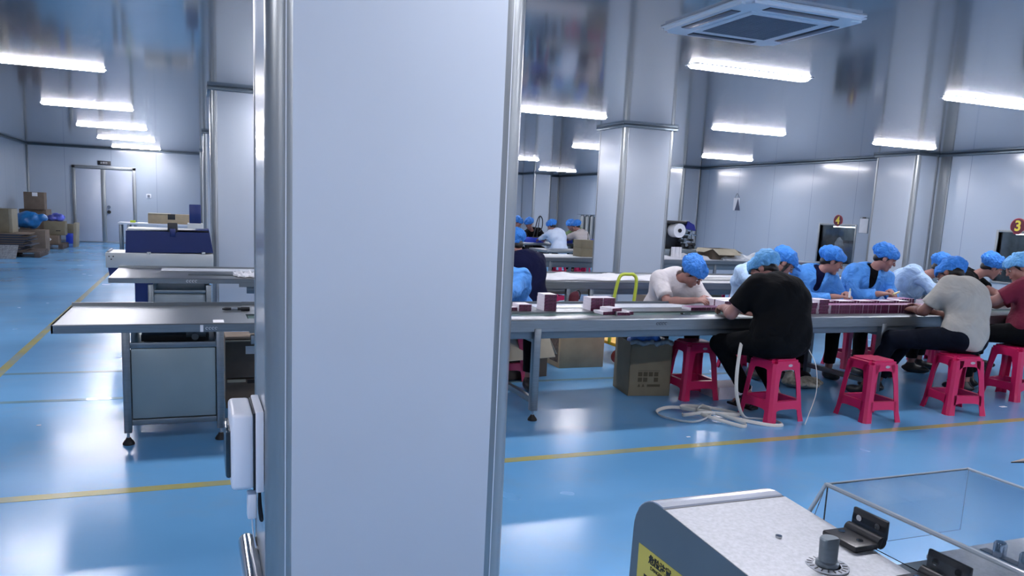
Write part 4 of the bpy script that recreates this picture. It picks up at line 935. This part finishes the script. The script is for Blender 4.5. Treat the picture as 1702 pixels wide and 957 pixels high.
me = bpy.data.meshes.new('bag_rim'); me.from_pydata(Vv.tolist(), [], Ff.tolist()); me.materials.append(mat('clear_bag_rim', '#8e979c', .3, 0, .3, 30)); me.shade_smooth(); o2 = bpy.data.objects.new('bag_rim', me); C.objects.link(o2); o2.parent = o; o2.rotation_euler = (0, 0, -.18); o2.scale = (.84, 1, 1)
t = thing('carton', 'brown carton standing behind the second table, right of the white T-shirt', 'box', (6.35, 8.9, 0)); obj('carton_body', bx(nb(), -.22, .3, -.18, .18, 0, .52, .006), CARD, t); obj('tape', bx(nb(), .02, .06, -.182, .182, .3, .522, .001), mat('packing_tape', '#9a8a6c', .3), t)
t = thing('carton', 'dark low carton behind the second table, left of the brown one', 'box', (5.75, 8.9, 0)); obj('carton_body', bx(nb(), -.25, .22, -.18, .18, 0, .40, .006), CARDD, t); obj('flap', bx(nb(), -.25, .22, -.24, -.18, .39, .40, .001), CARDL, t)
# trolley
YP = mat('yellow_trolley_paint', '#e0b030', .4, 0, .1); LIME = mat('lime_handle', '#a9b83a', .4, 0, .08)
t = thing('platform_trolley', 'yellow platform trolley with lime green push handle and red wheels', 'trolley', (3.78, 6.78, 0))
obj('platform', bx(nb(), -.02, .55, -.32, .28, .17, .205, .012), YP, t)
hp_ = spline([(-.02, 0, .19), (-.01, 0, .45), (.0, .0, .62), (.035, 0, .80), (.075, 0, .855), (.15, 0, .86), (.20, 0, .855), (.235, 0, .80), (.225, 0, .62), (.20, 0, .45), (.19, 0, .19)], 5)
bm = nb(); tube(bm, [Vector((a.x, a.y-.18, a.z)) for a in hp_], .0165, 12); obj('handle', bm, LIME, t)
for (x, y) in ((.04, -.26), (.5, -.26), (.04, .22), (.5, .22)):
    bm = nb(); cyl(bm, (x-.018, y, .068), (x+.018, y, .068), .066, n=24) if False else cyl(bm, (x, y-.018, .068), (x, y+.018, .068), .066, n=24); wl = obj('wheel', bm, mat('red_wheel', '#b03a2c', .5), t)
    bm = nb(); cyl(bm, (x, y-.022, .068), (x, y+.022, .068), .026, n=16); obj('wheel_hub', bm, CHROME, wl)
    obj('caster_fork', bx(nb(), x-.015, x+.015, y-.03, y+.03, .13, .17, .003), STEEL, t)
Vv, Ff = sdf_build([ell((0, 0, .1), (.075, .06, .095)), ell((.03, 0, .16), (.05, .04, .05))], .012, wr=.005, wf=50); me = bpy.data.meshes.new('shopping_bag'); me.from_pydata(Vv.tolist(), [], Ff.tolist()); me.materials.append(mat('maroon_bag_cloth', '#4a0a20', .8)); me.shade_smooth()
bag = bpy.data.objects.new('cloth_bag', me); C.objects.link(bag); bag.location = (3.68, 7.26, .455); bag.scale = (.75, .75, .8); tag(bag, 'dark red cloth bag on a stool left of the trolley handle', 'bag')
dup(stool0, (3.66, 7.24, 0), .1, 'rose red stool carrying the dark red bag beside the trolley', 'rose red plastic stools')
bm = nb(); tube(bm, spline([(.02, 0, .17), (.06, 0, .22), (.10, 0, .18), (.09, 0, .1)], 6), .008); obj('bag_handle', bm, BLACKP, bag)
# carton next to the cabinet on the left
t = thing('carton', 'dark carton with white label right of the steel cabinet, topmost of two', 'box', (.33, 5.52, .21)); obj('carton_body', bx(nb(), -.14, .2, -.02, .3, 0, .27, .004), CARDD, t)
obj('flap', bx(nb(), -.14, .2, -.05, -.02, .255, .263), CARDL, t); obj('white_label', bx(nb(), -.01, .06, -.022, -.02, .165, .22), PAPER, t)
t = thing('carton', 'dark brown carton right of the steel cabinet, bottommost of two', 'box', (.33, 5.52, 0)); obj('carton_body', bx(nb(), -.14, .2, -.02, .3, 0, .2, .004), CARDD, t)
obj('hand_hole', bx(nb(), .0, .08, -.021, -.02, .17, .195), TEXTK, t); obj('torn_edge', bx(nb(), -.13, -.01, -.023, -.02, .18, .2), CARDL, t)
# shelf item: low papers & strap on floor
STRAP = mat('white_strap', '#c9c7c0', .5, 0, .06)
bm = nb(); pts = [(3.73, 4.60, .60), (3.66, 4.54, .50), (3.62, 4.50, .30), (3.63, 4.48, .15), (3.68, 4.46, .03), (3.78, 4.44, .012), (3.88, 4.36, .012), (3.86, 4.26, .012), (3.76, 4.27, .012), (3.62, 4.42, .02), (3.45, 4.62, .04), (3.30, 4.80, .03), (3.16, 4.78, .012), (3.12, 4.62, .012), (3.25, 4.46, .012), (3.42, 4.50, .04), (3.50, 4.66, .05), (3.42, 4.82, .03), (3.34, 4.72, .035), (3.46, 4.52, .05), (3.60, 4.36, .012), (3.54, 4.28, .012), (3.44, 4.38, .03), (3.36, 4.56, .05), (3.50, 4.72, .05), (3.62, 4.80, .012), (3.72, 4.62, .012), (3.66, 4.5, .03), (3.4, 4.52, .055), (3.26, 4.58, .03), (3.30, 4.66, .012)]
tube(bm, spline(pts, 8), .0125, 8, flat=.004); o = obj('packing_strap', bm, STRAP); tag(o, 'white flat packing strap tangled on the floor and hanging by the black shirt', 'strap')
bm = nb(); tube(bm, spline([(4.17, 4.42, .52), (4.2, 4.36, .40), (4.19, 4.32, .22), (4.12, 4.3, .05), (4.05, 4.25, .005)], 8), .006, 8, flat=.002); o = obj('apron_tie', bm, STRAP); tag(o, 'thin white tie hanging down right of the black shirted back', 'strap')
# debris of plastic film
Vv, Ff = sdf_build([ell((0, 0, .03), (.16, .12, .035)), ell((.12, .03, .03), (.12, .09, .03)), ell((-.1, .05, .06), (.06, .05, .07))], .012, wr=.012, wf=75)
me = bpy.data.meshes.new('plastic_film'); me.from_pydata(Vv.tolist(), [], Ff.tolist()); me.materials.append(mat('dull_film', '#8f8c80', .4, 0, .5, 30, bump=1, bscale=25)); me.shade_smooth()
o = bpy.data.objects.new('plastic_film', me); C.objects.link(o); o.location = (4.95, 5.28, .012); tag(o, 'crumpled plastic film waste on the floor under the nearest table', 'waste')
o = obj('paper_sheet', bx(nb(), -.16, .16, -.12, .12, 0, .10, .003), CARTW, loc=(4.05, 5.15, 0.0)); tag(o, 'white printed packet on the floor by the dark rose stool', 'packet')
o = obj('cardboard_scrap', prism(nb(), [(4.742, 3.227), (5.08, 3.295), (5.04, 3.225)], 'z', 0, .006), mat('beige_scrap', '#a89f93', .8)); tag(o, 'pointed beige scrap with a black edge on the floor at the right picture edge', 'scrap')
obj('black_edge', prism(nb(), [(4.742, 3.225), (5.04, 3.224), (4.99, 3.165)], 'z', 0, .0065), BLACKP, o)
for i, (x, y, s_) in enumerate(((3.02, 4.18, .014), (6.2, 4.35, .03), (-.9, 5.3, .012))):
    bm = nb(); bx(bm, -s_, s_, -s_*.5, s_*.5, 0, .003, .001); o = obj('paper_scrap', bm, PAPER, loc=(x, y, .0)); tag(o, ['white paper scrap on the floor below the tangled strap', 'white paper scrap on the floor right of the grey shirted stool', 'tiny scrap on the floor left of the steel cabinet'][i], 'scrap')

# ------------------------------------------------------------------ white cloth on table two, things on table three
def cloth(name, label, x0, x1, y0, y1, z, amp, m_, seed=0, nx=60, ny=16):
    bm = nb(); rnd = random.Random(seed); ph = [rnd.uniform(0, 6) for _ in range(6)]
    def hgt(u, v): return abs(.5*math.sin(9*u+ph[0]+2*v) + .35*math.sin(23*u+ph[1]+4*v) + .3*math.sin(13*v+ph[2]+6*u)) * amp * (.3+.7*math.sin(PI*min(1, max(0, v)))) 
    T_ = [[bm.verts.new((x0+(x1-x0)*i/nx + .02*math.sin(7*j/ny+ph[3]), y0+(y1-y0)*j/ny + .03*math.sin(15*i/nx+ph[4]), z+.006+hgt(i/nx, j/ny))) for j in range(ny+1)] for i in range(nx+1)]
    Bt = [[bm.verts.new((v.co.x, v.co.y, z+.001)) for v in r] for r in T_]
    for i in range(nx):
        for j in range(ny):
            bm.faces.new((T_[i][j], T_[i+1][j], T_[i+1][j+1], T_[i][j+1])); bm.faces.new((Bt[i][j], Bt[i][j+1], Bt[i+1][j+1], Bt[i+1][j]))
    for i in range(nx): bm.faces.new((T_[i][0], Bt[i][0], Bt[i+1][0], T_[i+1][0])); bm.faces.new((T_[i][ny], T_[i+1][ny], Bt[i+1][ny], Bt[i][ny]))
    for j in range(ny): bm.faces.new((T_[0][j], T_[0][j+1], Bt[0][j+1], Bt[0][j])); bm.faces.new((T_[nx][j], Bt[nx][j], Bt[nx][j+1], T_[nx][j+1]))
    o = obj(name, bm, m_, smooth=60); tag(o, label, 'cloth'); return o
cloth('white_cloth', 'crumpled white cloth spread on the second table left of the middle pillar', 3.45, 5.0, 7.55, 8.1, .706, .05, WCLOTH, 3)
cloth('white_cloth', 'rumpled white film roll end on the third table right of the pillar', 7.0, 8.6, 11.65, 12.2, .706, .10, WCLOTH, 5)
cloth('white_cloth', 'white film sheets behind the first gowned cap on the third table', 8.9, 9.9, 11.7, 12.3, .706, .12, mat('pale_film', '#c6ced8', .35, 0, .1, 20), 9)
cloth('white_cloth', 'white plastic bag piece at the right end of the left second table', .36, .55, 7.55, 7.85, .706, .05, WCLOTH, 12, 16, 10)
# labelling machine
t = thing('labelling_machine', 'black and steel labelling machine with a white film roll', 'machine', (8.13, 12.0, .706))
obj('base', bx(nb(), -.32, .34, -.05, .3, 0, .16, .01), STEEL_D, t)
obj('back_plate', bx(nb(), -.32, .1, .1, .13, .16, .62, .01), BLACKP, t)
obj('top_bar', bx(nb(), -.34, .18, -.02, .12, .60, .66, .015), BLACKP, t)
bm = nb(); prism(bm, [(.08, .53), (.30, .49), (.26, .60), (.12, .66)], 'y', -.04, .16); obj('blue_cover', bm, mat('indigo_cover', '#1d2380', .3), t)
bm = nb(); cyl(bm, (-.08, -.10, .49), (-.08, .1, .49), .125, n=32); rl = obj('film_roll', bm, PAPER, t); bm = nb(); cyl(bm, (-.08, -.115, .49), (-.08, -.1, .49), .035, n=20); obj('roll_core', bm, BLACKP, rl)
for i, (x, z_, r_, m_) in enumerate(((.08, .48, .03, STEEL), (.18, .45, .03, CHROME), (.14, .38, .028, STEEL), (.22, .33, .02, BLACKP), (.06, .31, .025, STEEL_D), (.26, .25, .03, BLACKP), (.1, .24, .03, STEEL), (.18, .2, .035, BLACKP), (.02, .22, .03, BLACKP), (.30, .2, .03, STEEL), (.30, .42, .012, CHROME))):
    bm = nb(); cyl(bm, (x, -.08, z_), (x, .12, z_), r_, n=16); obj('roller', bm, m_, t)
bm = nb(); cyl(bm, (.1, .06, .16), (.14, .06, .5), .014); cyl(bm, (.26, .0, .16), (.24, .0, .5), .012); cyl(bm, (.0, .0, .34), (.33, .0, .3), .012); obj('linkage', bm, STEEL_D, t)
b2 = cloth('hanging_film', 'x', 7.60, 7.82, 11.86, 11.90, .74, .0, WCLOTH, 2, 12, 2)
bpy.data.objects.remove(b2)
bm = nb()
for i in range(12):
    x = -.22+i*.017; bx(bm, x, x+.017, -.10-.012*math.sin(i*1.3), -.09-.012*math.sin(i*1.3), -.0, .20)
obj('hanging_film', bm, WCLOTH, t)
t = open_carton('open_carton', 'open carton with pale spread flaps on the third table', 8.95, 12.02, .5, .42, .19, .05, CARDD, flaps=(1, 1, 0, 1), fa=(-.5, -.35, 0, -.3), flapm=CARDL, fl=.5); t.location.z = .706
# carton left of middle pillar on table three
t = thing('carton', 'upper olive carton on the third table at the middle pillar', 'box', (5.88, 11.85, .846)); obj('carton_body', bx(nb(), .14, .44, -.15, .15, 0, .14, .004), CARDO, t)
t = thing('carton', 'lower olive carton on the third table at the middle pillar', 'box', (5.88, 11.85, .706)); obj('carton_body', bx(nb(), .14, .44, -.15, .15, 0, .14, .004), CARDO, t)
# blue bins
for i, (x, y) in enumerate(((7.28, 16.65), (8.02, 16.65), (9.0, 16.65), (9.55, 16.65))):
    bm = nb(); bx(bm, -.22, .22, -.15, .15, 0, .01); bx(bm, -.22, .22, -.16, -.15, 0, .11, .003); bx(bm, -.22, .22, .15, .16, 0, .11, .003); bx(bm, -.23, -.22, -.16, .16, 0, .11, .003); bx(bm, .22, .23, -.16, .16, 0, .11, .003)
    o = obj('blue_bin', bm, BLUEB, loc=(x, y, .72)); tag(o, ['blue plastic bin before the far patterned shirt', 'blue plastic bin between the white gown and striped shirt', 'blue plastic bin right of the striped shirt', 'blue plastic bin nearest the silver cylinders'][i], 'bin', 'blue bins on the far table')
# silver cylinder cabinet and cable hoops far
t = thing('cylinder_rack', 'rack of tall silver cylinders by the right wall, left of the middle pillar', 'rack', (10.45, 19.9, 0))
for i in range(4):
    bm = nb(); lathe(bm, [(.07, .0), (.07, 1.32), (.05, 1.37), (.03, 1.38)], (-.24+i*.15, 0, 0)); obj('cylinder', bm, STEEL, t)
obj('rack_top', bx(nb(), -.36, .33, -.1, .1, 1.385, 1.40, .003), STEEL_D, t)
t = thing('cable_hoop_machine', 'thin black cable hoops arching above the far patterned shirt', 'machine', (7.38, 16.6, .72))
obj('base', bx(nb(), -.1, .06, -.05, .05, 0, .12, .01), BLACKP, t)
bm = nb(); tube(bm, spline([(-.1, 0, .08), (-.05, 0, .3), (.0, 0, .52), (.06, 0, .60), (.12, 0, .52), (.12, 0, .35), (.06, 0, .25)], 8), .012); obj('cable', bm, BLACKP, t)
bm = nb(); tube(bm, spline([(.0, 0, .1), (.03, 0, .4), (.05, 0, .6)], 8), .010); obj('post', bm, BLACKP, t)
# wall signs
RS = mat('sign_dark_red', '#5e0f2a', .45); YS = mat('sign_yellow', '#e8d24a', .5); RB = mat('sign_red_rim', '#a82b3a', .45)
for y, z_, s, r_, lab in ((12.235, 1.50, '4', .115, 'round dark red sign with a yellow 4 above the window left of the wall pillar'), (8.56, 1.515, '3', .125, 'larger round dark red sign with a yellow 3 at the right picture edge'), (21.9, 1.50, '5', .13, 'round red and white sign on the far right wall above silver cylinders')):
    t = thing('number_sign', lab, 'sign', (XR, y, z_))
    M = Matrix.Rotation(-PI/2, 4, 'Y')
    bm = nb(); lathe(bm, [(r_, .001), (r_, .008), (r_*.96, .010)], n=40, M=M); obj('sign_disc', bm, RB if s != '5' else RB, t)
    bm = nb(); lathe(bm, [(r_*.9, .010), (r_*.9, .0125)], n=40, M=M); obj('sign_face', bm, RS if s != '5' else PAPER, t)
    text_mesh('sign_number', s, r_*1.75, YS if s != '5' else RB, t, FACE_X(-.014, 0, 0), .002, .006)
t = thing('clipboard', 'clipboard with white sheet hanging beside window 4', 'clipboard', (XR, 11.58, 1.43))
obj('board', bx(nb(), -.008, -.001, -.11, .11, -.15, .15, .002), STEEL_D, t); obj('sheet', bx(nb(), -.011, -.008, -.10, .10, -.145, .125), PAPER, t)
obj('clip', bx(nb(), -.02, -.008, -.04, .04, .125, .155, .003), BLACKP, t)
t = thing('hanging_sheet', 'white sheet hung from a cord on the right wall panel', 'paper', (XR, 15.42, 1.82))
obj('sheet', bx(nb(), -.008, -.002, -.10, .12, -.17, .12, .001), PAPER, t); obj('dark_flap', prism(nb(), [(-.14, -.17), (.04, -.17), (-.05, .10)], 'x', -.02, -.010), mat('dark_paper', '#454d63', .6), t)
bm = nb(); tube(bm, spline([(-.006, -.08, .12), (-.01, 0, .22), (-.006, .08, .12)], 6), .004); obj('cord', bm, BLACKP, t)
# bags and bottle in windows
for (y, z_, s_, lab) in ((12.4, .95, .22, 'bright clear plastic bag hanging inside window 4'), (8.45, 1.1, .25, 'clear plastic bag hanging inside window 3')):
    Vv, Ff = sdf_build([ell((0, 0, 0), (.05, .12, s_)), ell((0, .02, -s_*.5), (.07, .13, .13))], .02, wr=.012, wf=60)
    me = bpy.data.meshes.new('plastic_bag'); me.from_pydata(Vv.tolist(), [], Ff.tolist()); me.materials.append(BAGM); me.shade_smooth(); o = bpy.data.objects.new('plastic_bag', me); C.objects.link(o); o.location = (XR+.25, y, z_); tag(o, lab, 'bag')
t = thing('pump_dispenser', 'dark pump container standing inside window 4', 'container', (XR+.25, 12.08, .66))
obj('container_body', bx(nb(), -.08, .08, -.12, .12, 0, .40, .02), STEEL_D, t); obj('container_lid', bx(nb(), -.09, .09, -.13, .13, .40, .46, .01), BLACKP, t)

# ------------------------------------------------------------------ carton heap by the left wall
def pallet(label, x, y, w_, d_):
    t = thing('pallet', label, 'pallet', (x, y, 0)); WD = mat('dark_pallet_wood', '#4a4240', .85, 0, .25, 8)
    for i in range(5): obj('deck_board', bx(nb(), -w_/2, w_/2, -d_/2+i*d_/5+.01, -d_/2+(i+1)*d_/5-.02, .10, .125, .003), WD, t)
    for i in range(3): obj('runner', bx(nb(), -w_/2+i*(w_-.1)/2, -w_/2+i*(w_-.1)/2+.1, -d_/2, d_/2, 0, .10, .003), WD, t)
    return t
pallet('dark wooden pallet under the stack of flattened cartons', -3.6, 19.5, 1.1, 1.1)
pallet('dark wooden pallet under the carton with the diamond label', -3.45, 22.3, .9, 1.0)
for i in range(22):
    dx = random.uniform(-.05, .05); o = obj('flattened_carton', bx(nb(), -.42, .40+random.uniform(-.06, .06), -.45, .45, 0, .014, .003), mat('slate_cardboard', '#343c4c', .8, 0, .2) if i % 3 else CARDD, loc=(-3.70+dx, 19.5, .126+i*.0165), rot=(0, 0, random.uniform(-.06, .06)))
    tag(o, 'flattened dark carton, %s from the bottom of the stack by the left wall' % (ordw(i)), 'cardboard', 'stack of flattened cartons')
t = thing('carton', 'large grey brown carton on top of the flattened carton stack', 'box', (-3.86, 19.7, .49)); obj('carton_body', bx(nb(), -.35, .25, -.3, .3, 0, .5, .006), CARDO, t); obj('corner_tape', bx(nb(), .19, .252, -.302, .302, .0, .502, .002), mat('dull_cardboard', '#8d8878', .85), t)
o = obj('foam_board', bx(nb(), -.3, .28, -.004, .004, 0, .42, .002), mat('silver_bubble_foil', '#9aa0a6', .3, .4, .3, 25, bump=1, bscale=30), loc=(-3.68, 18.45, .004), rot=(-.9, 0, 0)); tag(o, 'silver patterned board leaning against the pallet by the left wall', 'board')
Vv, Ff = sdf_build([ell((-.05, 0, .22), (.28, .25, .2)), ell((.22, 0, .27), (.14, .15, .09)), ell((-.2, 0, .2), (.15, .2, .17))], .02, wr=.02, wf=22)
me = bpy.data.meshes.new('blue_bag'); me.from_pydata(Vv.tolist(), [], Ff.tolist()); me.materials.append(mat('blue_bag_film', '#1f69a8', .3, 0, .25, 8, bump=.9, bscale=14)); me.shade_smooth(); o = bpy.data.objects.new('blue_bag', me); C.objects.link(o); o.location = (-3.52, 21.0, .5); tag(o, 'big blue plastic bag lying on the carton heap', 'bag')
t = thing('carton', 'brown carton hidden below the blue plastic bag', 'box', (-3.5, 21.0, 0)); obj('carton_body', bx(nb(), -.35, .3, -.3, .3, 0, .5, .006), CARDD, t)
t = thing('carton', 'tall dark carton with white label topmost by the wall corner', 'box', (-3.78, 22.9, .93)); obj('carton_body', bx(nb(), -.17, .28, -.2, .2, 0, .43, .006), CARDD, t); obj('white_label', bx(nb(), .02, .14, -.202, -.2, .33, .42), PAPER, t)
t = thing('carton', 'dark carton stack base below the tall corner carton', 'box', (-3.78, 23.2, 0)); obj('carton_body', bx(nb(), -.3, .3, -.4, .4, 0, .93, .006), CARDD, t)
t = thing('carton', 'brown carton with open top holding blue and white bags', 'box', (-3.2, 22.3, .33)); obj('carton_body', bx(nb(), -.24, .22, -.2, .2, 0, .34, .005), CARDO, t); obj('side_slot', bx(nb(), .02, .12, -.202, -.2, .1, .12), TEXTK, t)
t = thing('carton', 'carton with white diamond label standing on the far pallet', 'box', (-3.3, 22.1, .125)); obj('carton_body', bx(nb(), -.22, .2, -.2, .2, 0, .2, .005), CARDD, t)
bm = nb(); prism(bm, [(-.05, .11), (0, .06), (.05, .11), (0, .16)], 'y', -.202, -.2); obj('diamond_label', bm, PAPER, t)
Vv, Ff = sdf_build([ell((-.08, 0, .08), (.12, .12, .09)), ell((.1, 0, .1), (.11, .12, .09)), ell((0, .05, .14), (.1, .1, .07))], .015, wr=.012, wf=40)
me = bpy.data.meshes.new('plastic_bag'); me.from_pydata(Vv.tolist(), [], Ff.tolist()); me.materials.append(mat('blue_white_bags', '#5560b8', .35, 0, .8, 5, bump=.8, bscale=20)); me.shade_smooth(); o = bpy.data.objects.new('plastic_bag', me); C.objects.link(o); o.location = (-3.2, 22.3, .66); tag(o, 'blue and white plastic bags on the open brown carton', 'bag')
o = obj('cardboard_sheet', bx(nb(), -.035, .035, -.3, .3, 0, .62, .003), mat('dull_cardboard', '#8d8878', .85), loc=(-2.86, 23.0, 0.0), rot=(0, .05, 0)); tag(o, 'pale cardboard sheet standing upright at the heap end', 'cardboard')
bm = nb(); bx(bm, -.1, .1, -.15, .15, 0, .28, .01); o = obj('blue_crate', bm, BLUEB, loc=(-3.3+.13, 24.5, .0)); tag(o, 'small blue plastic crate on the floor beside the double door', 'crate')
t = thing('carton', 'small grey carton on top of the blue crate by the door', 'box', (-3.2, 24.5, .28)); obj('carton_body', bx(nb(), -.12, .12, -.14, .14, 0, .25, .005), CARDO, t)

# ------------------------------------------------------------------ foreground pillar fittings
t = thing('breaker_box', 'white plastic breaker box on the left side of the foreground pillar', 'breaker box', (.2, 2.5, 0))
obj('box_base', bx(nb(), -.025, -.0, .0, .24, .49, .757, .004), WHITEP, t)
cv = obj('box_cover', bx(nb(), -.10, -.030, .005, .235, .50, .752, .014, seg=3), WHITEP, t)
bm = nb(); bx(bm, -.115, -.096, .03, .21, .535, .69, .008); obj('smoked_window', bm, mat('smoked_window', '#1d2c38', .12), cv)
obj('gap_shadow_strip', bx(nb(), -.032, -.024, .01, .23, .497, .75), BLACKP, t)  # black strip stands in for the shade in the gap behind the cover
t = thing('cable_switch', 'small white inline switch with a black lead below the breaker box', 'switch', (.2, 2.52, 0))
obj('switch_body', bx(nb(), -.05, -.022, .0, .05, .395, .48, .005), WHITEP, t)
bm = nb(); tube(bm, spline([(-.012, .015, .49), (-.014, .01, .44), (-.010, .012, .39), (-.003, .02, .385), (-.008, .03, .44), (-.01, .03, .49)], 6), .004); obj('lead', bm, BLACKP, t)
bm = nb(); tube(bm, spline([(-.036, .03, .396), (-.03, .04, .33), (-.02, .06, .27)], 6), .0025); obj('thin_cable', bm, WHITEP, t)
t = thing('guard_rail', 'polished steel guard rail low on the left side of the foreground pillar', 'rail', (.2, 2.42, 0))
bm = nb(); cyl(bm, (-.03, .0, .155), (-.03, .48, .155), .032, n=28); obj('rail_tube', bm, CHROME, t)
bm = nb(); lathe(bm, [(.032, 0), (.030, .012), (.02, .022), (.008, .026)], n=28, M=Matrix.Translation((-.03, .48, .155)) @ Matrix.Rotation(-PI/2, 4, 'X')); obj('end_cap', bm, STEEL_D, t)
for y in (.1, .4):
    obj('bracket', bx(nb(), -.03, .004, y-.015, y+.015, .145, .165, .002), CHROME, t)

# ------------------------------------------------------------------ foreground machine
MG = mat('machine_grey_paint', '#55636c', .45, .1, .04, 10); MT = mat('machine_top_silver', '#aeb2b8', .42, .35, .12, 160, bump=.08, bscale=300)
ACR = mat('clear_acrylic', (.93, .97, 1), .02, 0, 0, 5, trans=1)
ACE = mat('acrylic_edge', '#c3d0da', .12, 0, .05, 8, trans=.55)
fx, xr = .638, .858
def tz_(y): return .998 + .07*(y-.95)
FM = thing('bench_machine', 'grey bench machine with silver top in the lower right foreground', 'machine', (0, 0, 0))
ARC = [(.945+.06*math.sin(i/8*PI/2), .998-.06*(1-math.cos(i/8*PI/2))) for i in range(9)]
def prof(d=0): return [(.42, .70), (1.012-d, .70)] + [(y-d*.7, z-d) for y, z in ARC[::-1]] + [(.42, tz_(.42)-d)]
def tri_prism(poly, a, b):
    bm = prism(nb(), poly, 'x', a, b); bmesh.ops.triangulate(bm, faces=[f for f in bm.faces if len(f.verts) > 4]); return bm
obj('end_plate', tri_prism(prof(), fx, fx+.004), MG, FM)
obj('machine_body', tri_prism(prof(.003), fx+.004, xr), MG, FM)
obj('top_panel', prism(nb(), [(.42, tz_(.42)-.002), (.925, tz_(.925)-.002), (.925, tz_(.925)+.001), (.42, tz_(.42)+.001)], 'x', fx+.001, xr), MT, FM)
obj('panel_seam', prism(nb(), [(.925, .98), (.931, .98), (.931, .9968), (.925, .9968)], 'x', fx+.001, xr), BLACKP, FM)
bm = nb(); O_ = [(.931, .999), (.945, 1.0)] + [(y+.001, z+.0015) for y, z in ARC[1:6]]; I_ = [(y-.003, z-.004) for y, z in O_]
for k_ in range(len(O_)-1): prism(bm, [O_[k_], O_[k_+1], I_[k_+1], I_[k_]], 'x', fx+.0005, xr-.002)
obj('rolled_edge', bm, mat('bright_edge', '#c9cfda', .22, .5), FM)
bm = nb(); cyl(bm, (.75, .813, tz_(.813)), (.75, .813, tz_(.813)+.004), .0045, n=16); obj('screw', bm, CHROME, FM)
kx, ky = .760, .733; kz = tz_(ky)+.001
bm = nb(); lathe(bm, [(.027, 0), (.027, .0012), (.017, .0012), (.017, 0)], (kx, ky, kz), n=40); kb = obj('dial_plate', bm, mat('dial_silver', '#c9ced6', .25, .5), FM)
bm = nb(); lathe(bm, [(.0145, .001), (.0145, .006), (.0115, .008), (.0125, .036), (.011, .038)], (kx, ky, kz), n=28)
for v in bm.verts:
    if v.co.z > kz+.02 and v.co.y < ky-.006: v.co.y = ky-.006
obj('knob_shaft', bm, STEEL_D, kb)
bm = nb()
for a in range(14): bx(bm, -.0006, .0006, .019, .025, .0012, .0018, M=Matrix.Translation((kx, ky, kz)) @ Matrix.Rotation(a*.35, 4, 'Z'))
obj('dial_marks', bm, TEXTK, kb)
def hinge(y0):
    z0 = tz_(y0)+.001
    t = obj('hinge', bx(nb(), .820, .862, y0-.031, y0+.03, z0, z0+.009, .003), BLACKP, FM)
    bm = nb(); cyl(bm, (.868, y0-.03, z0+.008), (.868, y0+.03, z0+.008), .0085, n=16); obj('hinge_knuckle', bm, BLACKP, t)
    bm = nb(); bx(bm, .873, .879, y0-.03, y0+.03, z0+.010, z0+.038, .002); obj('hinge_leaf', bm, BLACKP, t)
    for dy in (-.016, .016):
        obj('hinge_screw', cyl(nb(), (.842, y0+dy, z0+.007), (.842, y0+dy, z0+.0105), .0045, n=14), CHROME, t)
        obj('hinge_screw', cyl(nb(), (.874, y0+dy, z0+.026), (.8705, y0+dy, z0+.026), .0045, n=14), CHROME, t)
hinge(.777); hinge(.652)
CX0, CX1, CY0, CY1, CZ = .880, 1.175, .50, .868, 1.036
AC_ = obj('acrylic_cover', bx(prism(bx(nb(), CX0+.003, CX1, CY0, CY1, CZ-.003, CZ), [(CX0, CZ), (CX0+.003, CZ), (CX0-.015, .985), (CX0-.018, .985)], 'y', CY0, CY1), CX0+.003, CX1, CY1-.003, CY1, .93, CZ-.003), ACR, FM)
bm = nb(); tube(bm, [(CX0+.001, CY0, CZ-.001), (CX0+.001, CY1, CZ-.001)], .0035, 8); obj('cover_edge', bm, ACE, AC_)
bm = nb(); tube(bm, [(CX0, CY1, CZ-.001), (CX1, CY1, CZ-.001)], .0026, 8); obj('cover_edge', bm, ACE, AC_)
bm = nb(); tube(bm, [(CX0+.001, CY1, CZ), (CX0-.018, CY1+.012, .985)], .0032, 8); obj('cover_edge', bm, ACE, AC_)
bm = nb(); tube(bm, [(CX1, CY1, CZ-.001), (CX1, CY0, CZ-.001)], .0035, 8); obj('cover_edge', bm, ACE, AC_)
obj('side_plate', bx(nb(), .99, 1.25, .45, .775, .945, .953, .002), MT, FM)
obj('bolt', lathe(nb(), [(.009, .953), (.009, .972), (.007, .975)], (1.085, .735, 0), n=16), CHROME, FM)
obj('bolt', lathe(nb(), [(.009, .953), (.009, .972), (.007, .975)], (1.083, .695, 0), n=16), CHROME, FM)
obj('slot_bar', bx(nb(), 1.078, 1.092, .66, .76, .953, .9545), BLACKP, FM)
obj('lower_frame', bx(nb(), xr, 1.3, .45, .775, .70, .945, .004), MG, FM)
# yellow warning label on end plate
lab = obj('warning_label', bx(nb(), fx-.0008, fx, .80, .985, .83, .921), YEL, FM)
lab.data.transform(Matrix.Identity(4))
text_mesh('warning_text', '危险注意', .015, TEXTK, lab, FACE_X(fx-.0012, .925, .908), .0003, .0004)
text_mesh('warning_text', 'DANGEROUS', .008, TEXTK, lab, FACE_X(fx-.0012, .925, .896), .0003)
obj('warning_bar', bx(nb(), fx-.0012, fx-.0008, .84, .965, .872, .880), TEXTK, lab)
# workbench below (only under the machine)
t = thing('workbench', 'steel workbench carrying the foreground machine', 'workbench', (0, 0, 0))
obj('bench_top', bx(nb(), .60, 1.7, .1, .98, .66, .70, .004), STEEL, t)
for x in (.65, 1.65):
    for y in (.15, .93): obj('leg', bx(nb(), x-.02, x+.02, y-.02, y+.02, 0, .66, .003), STEEL, t)
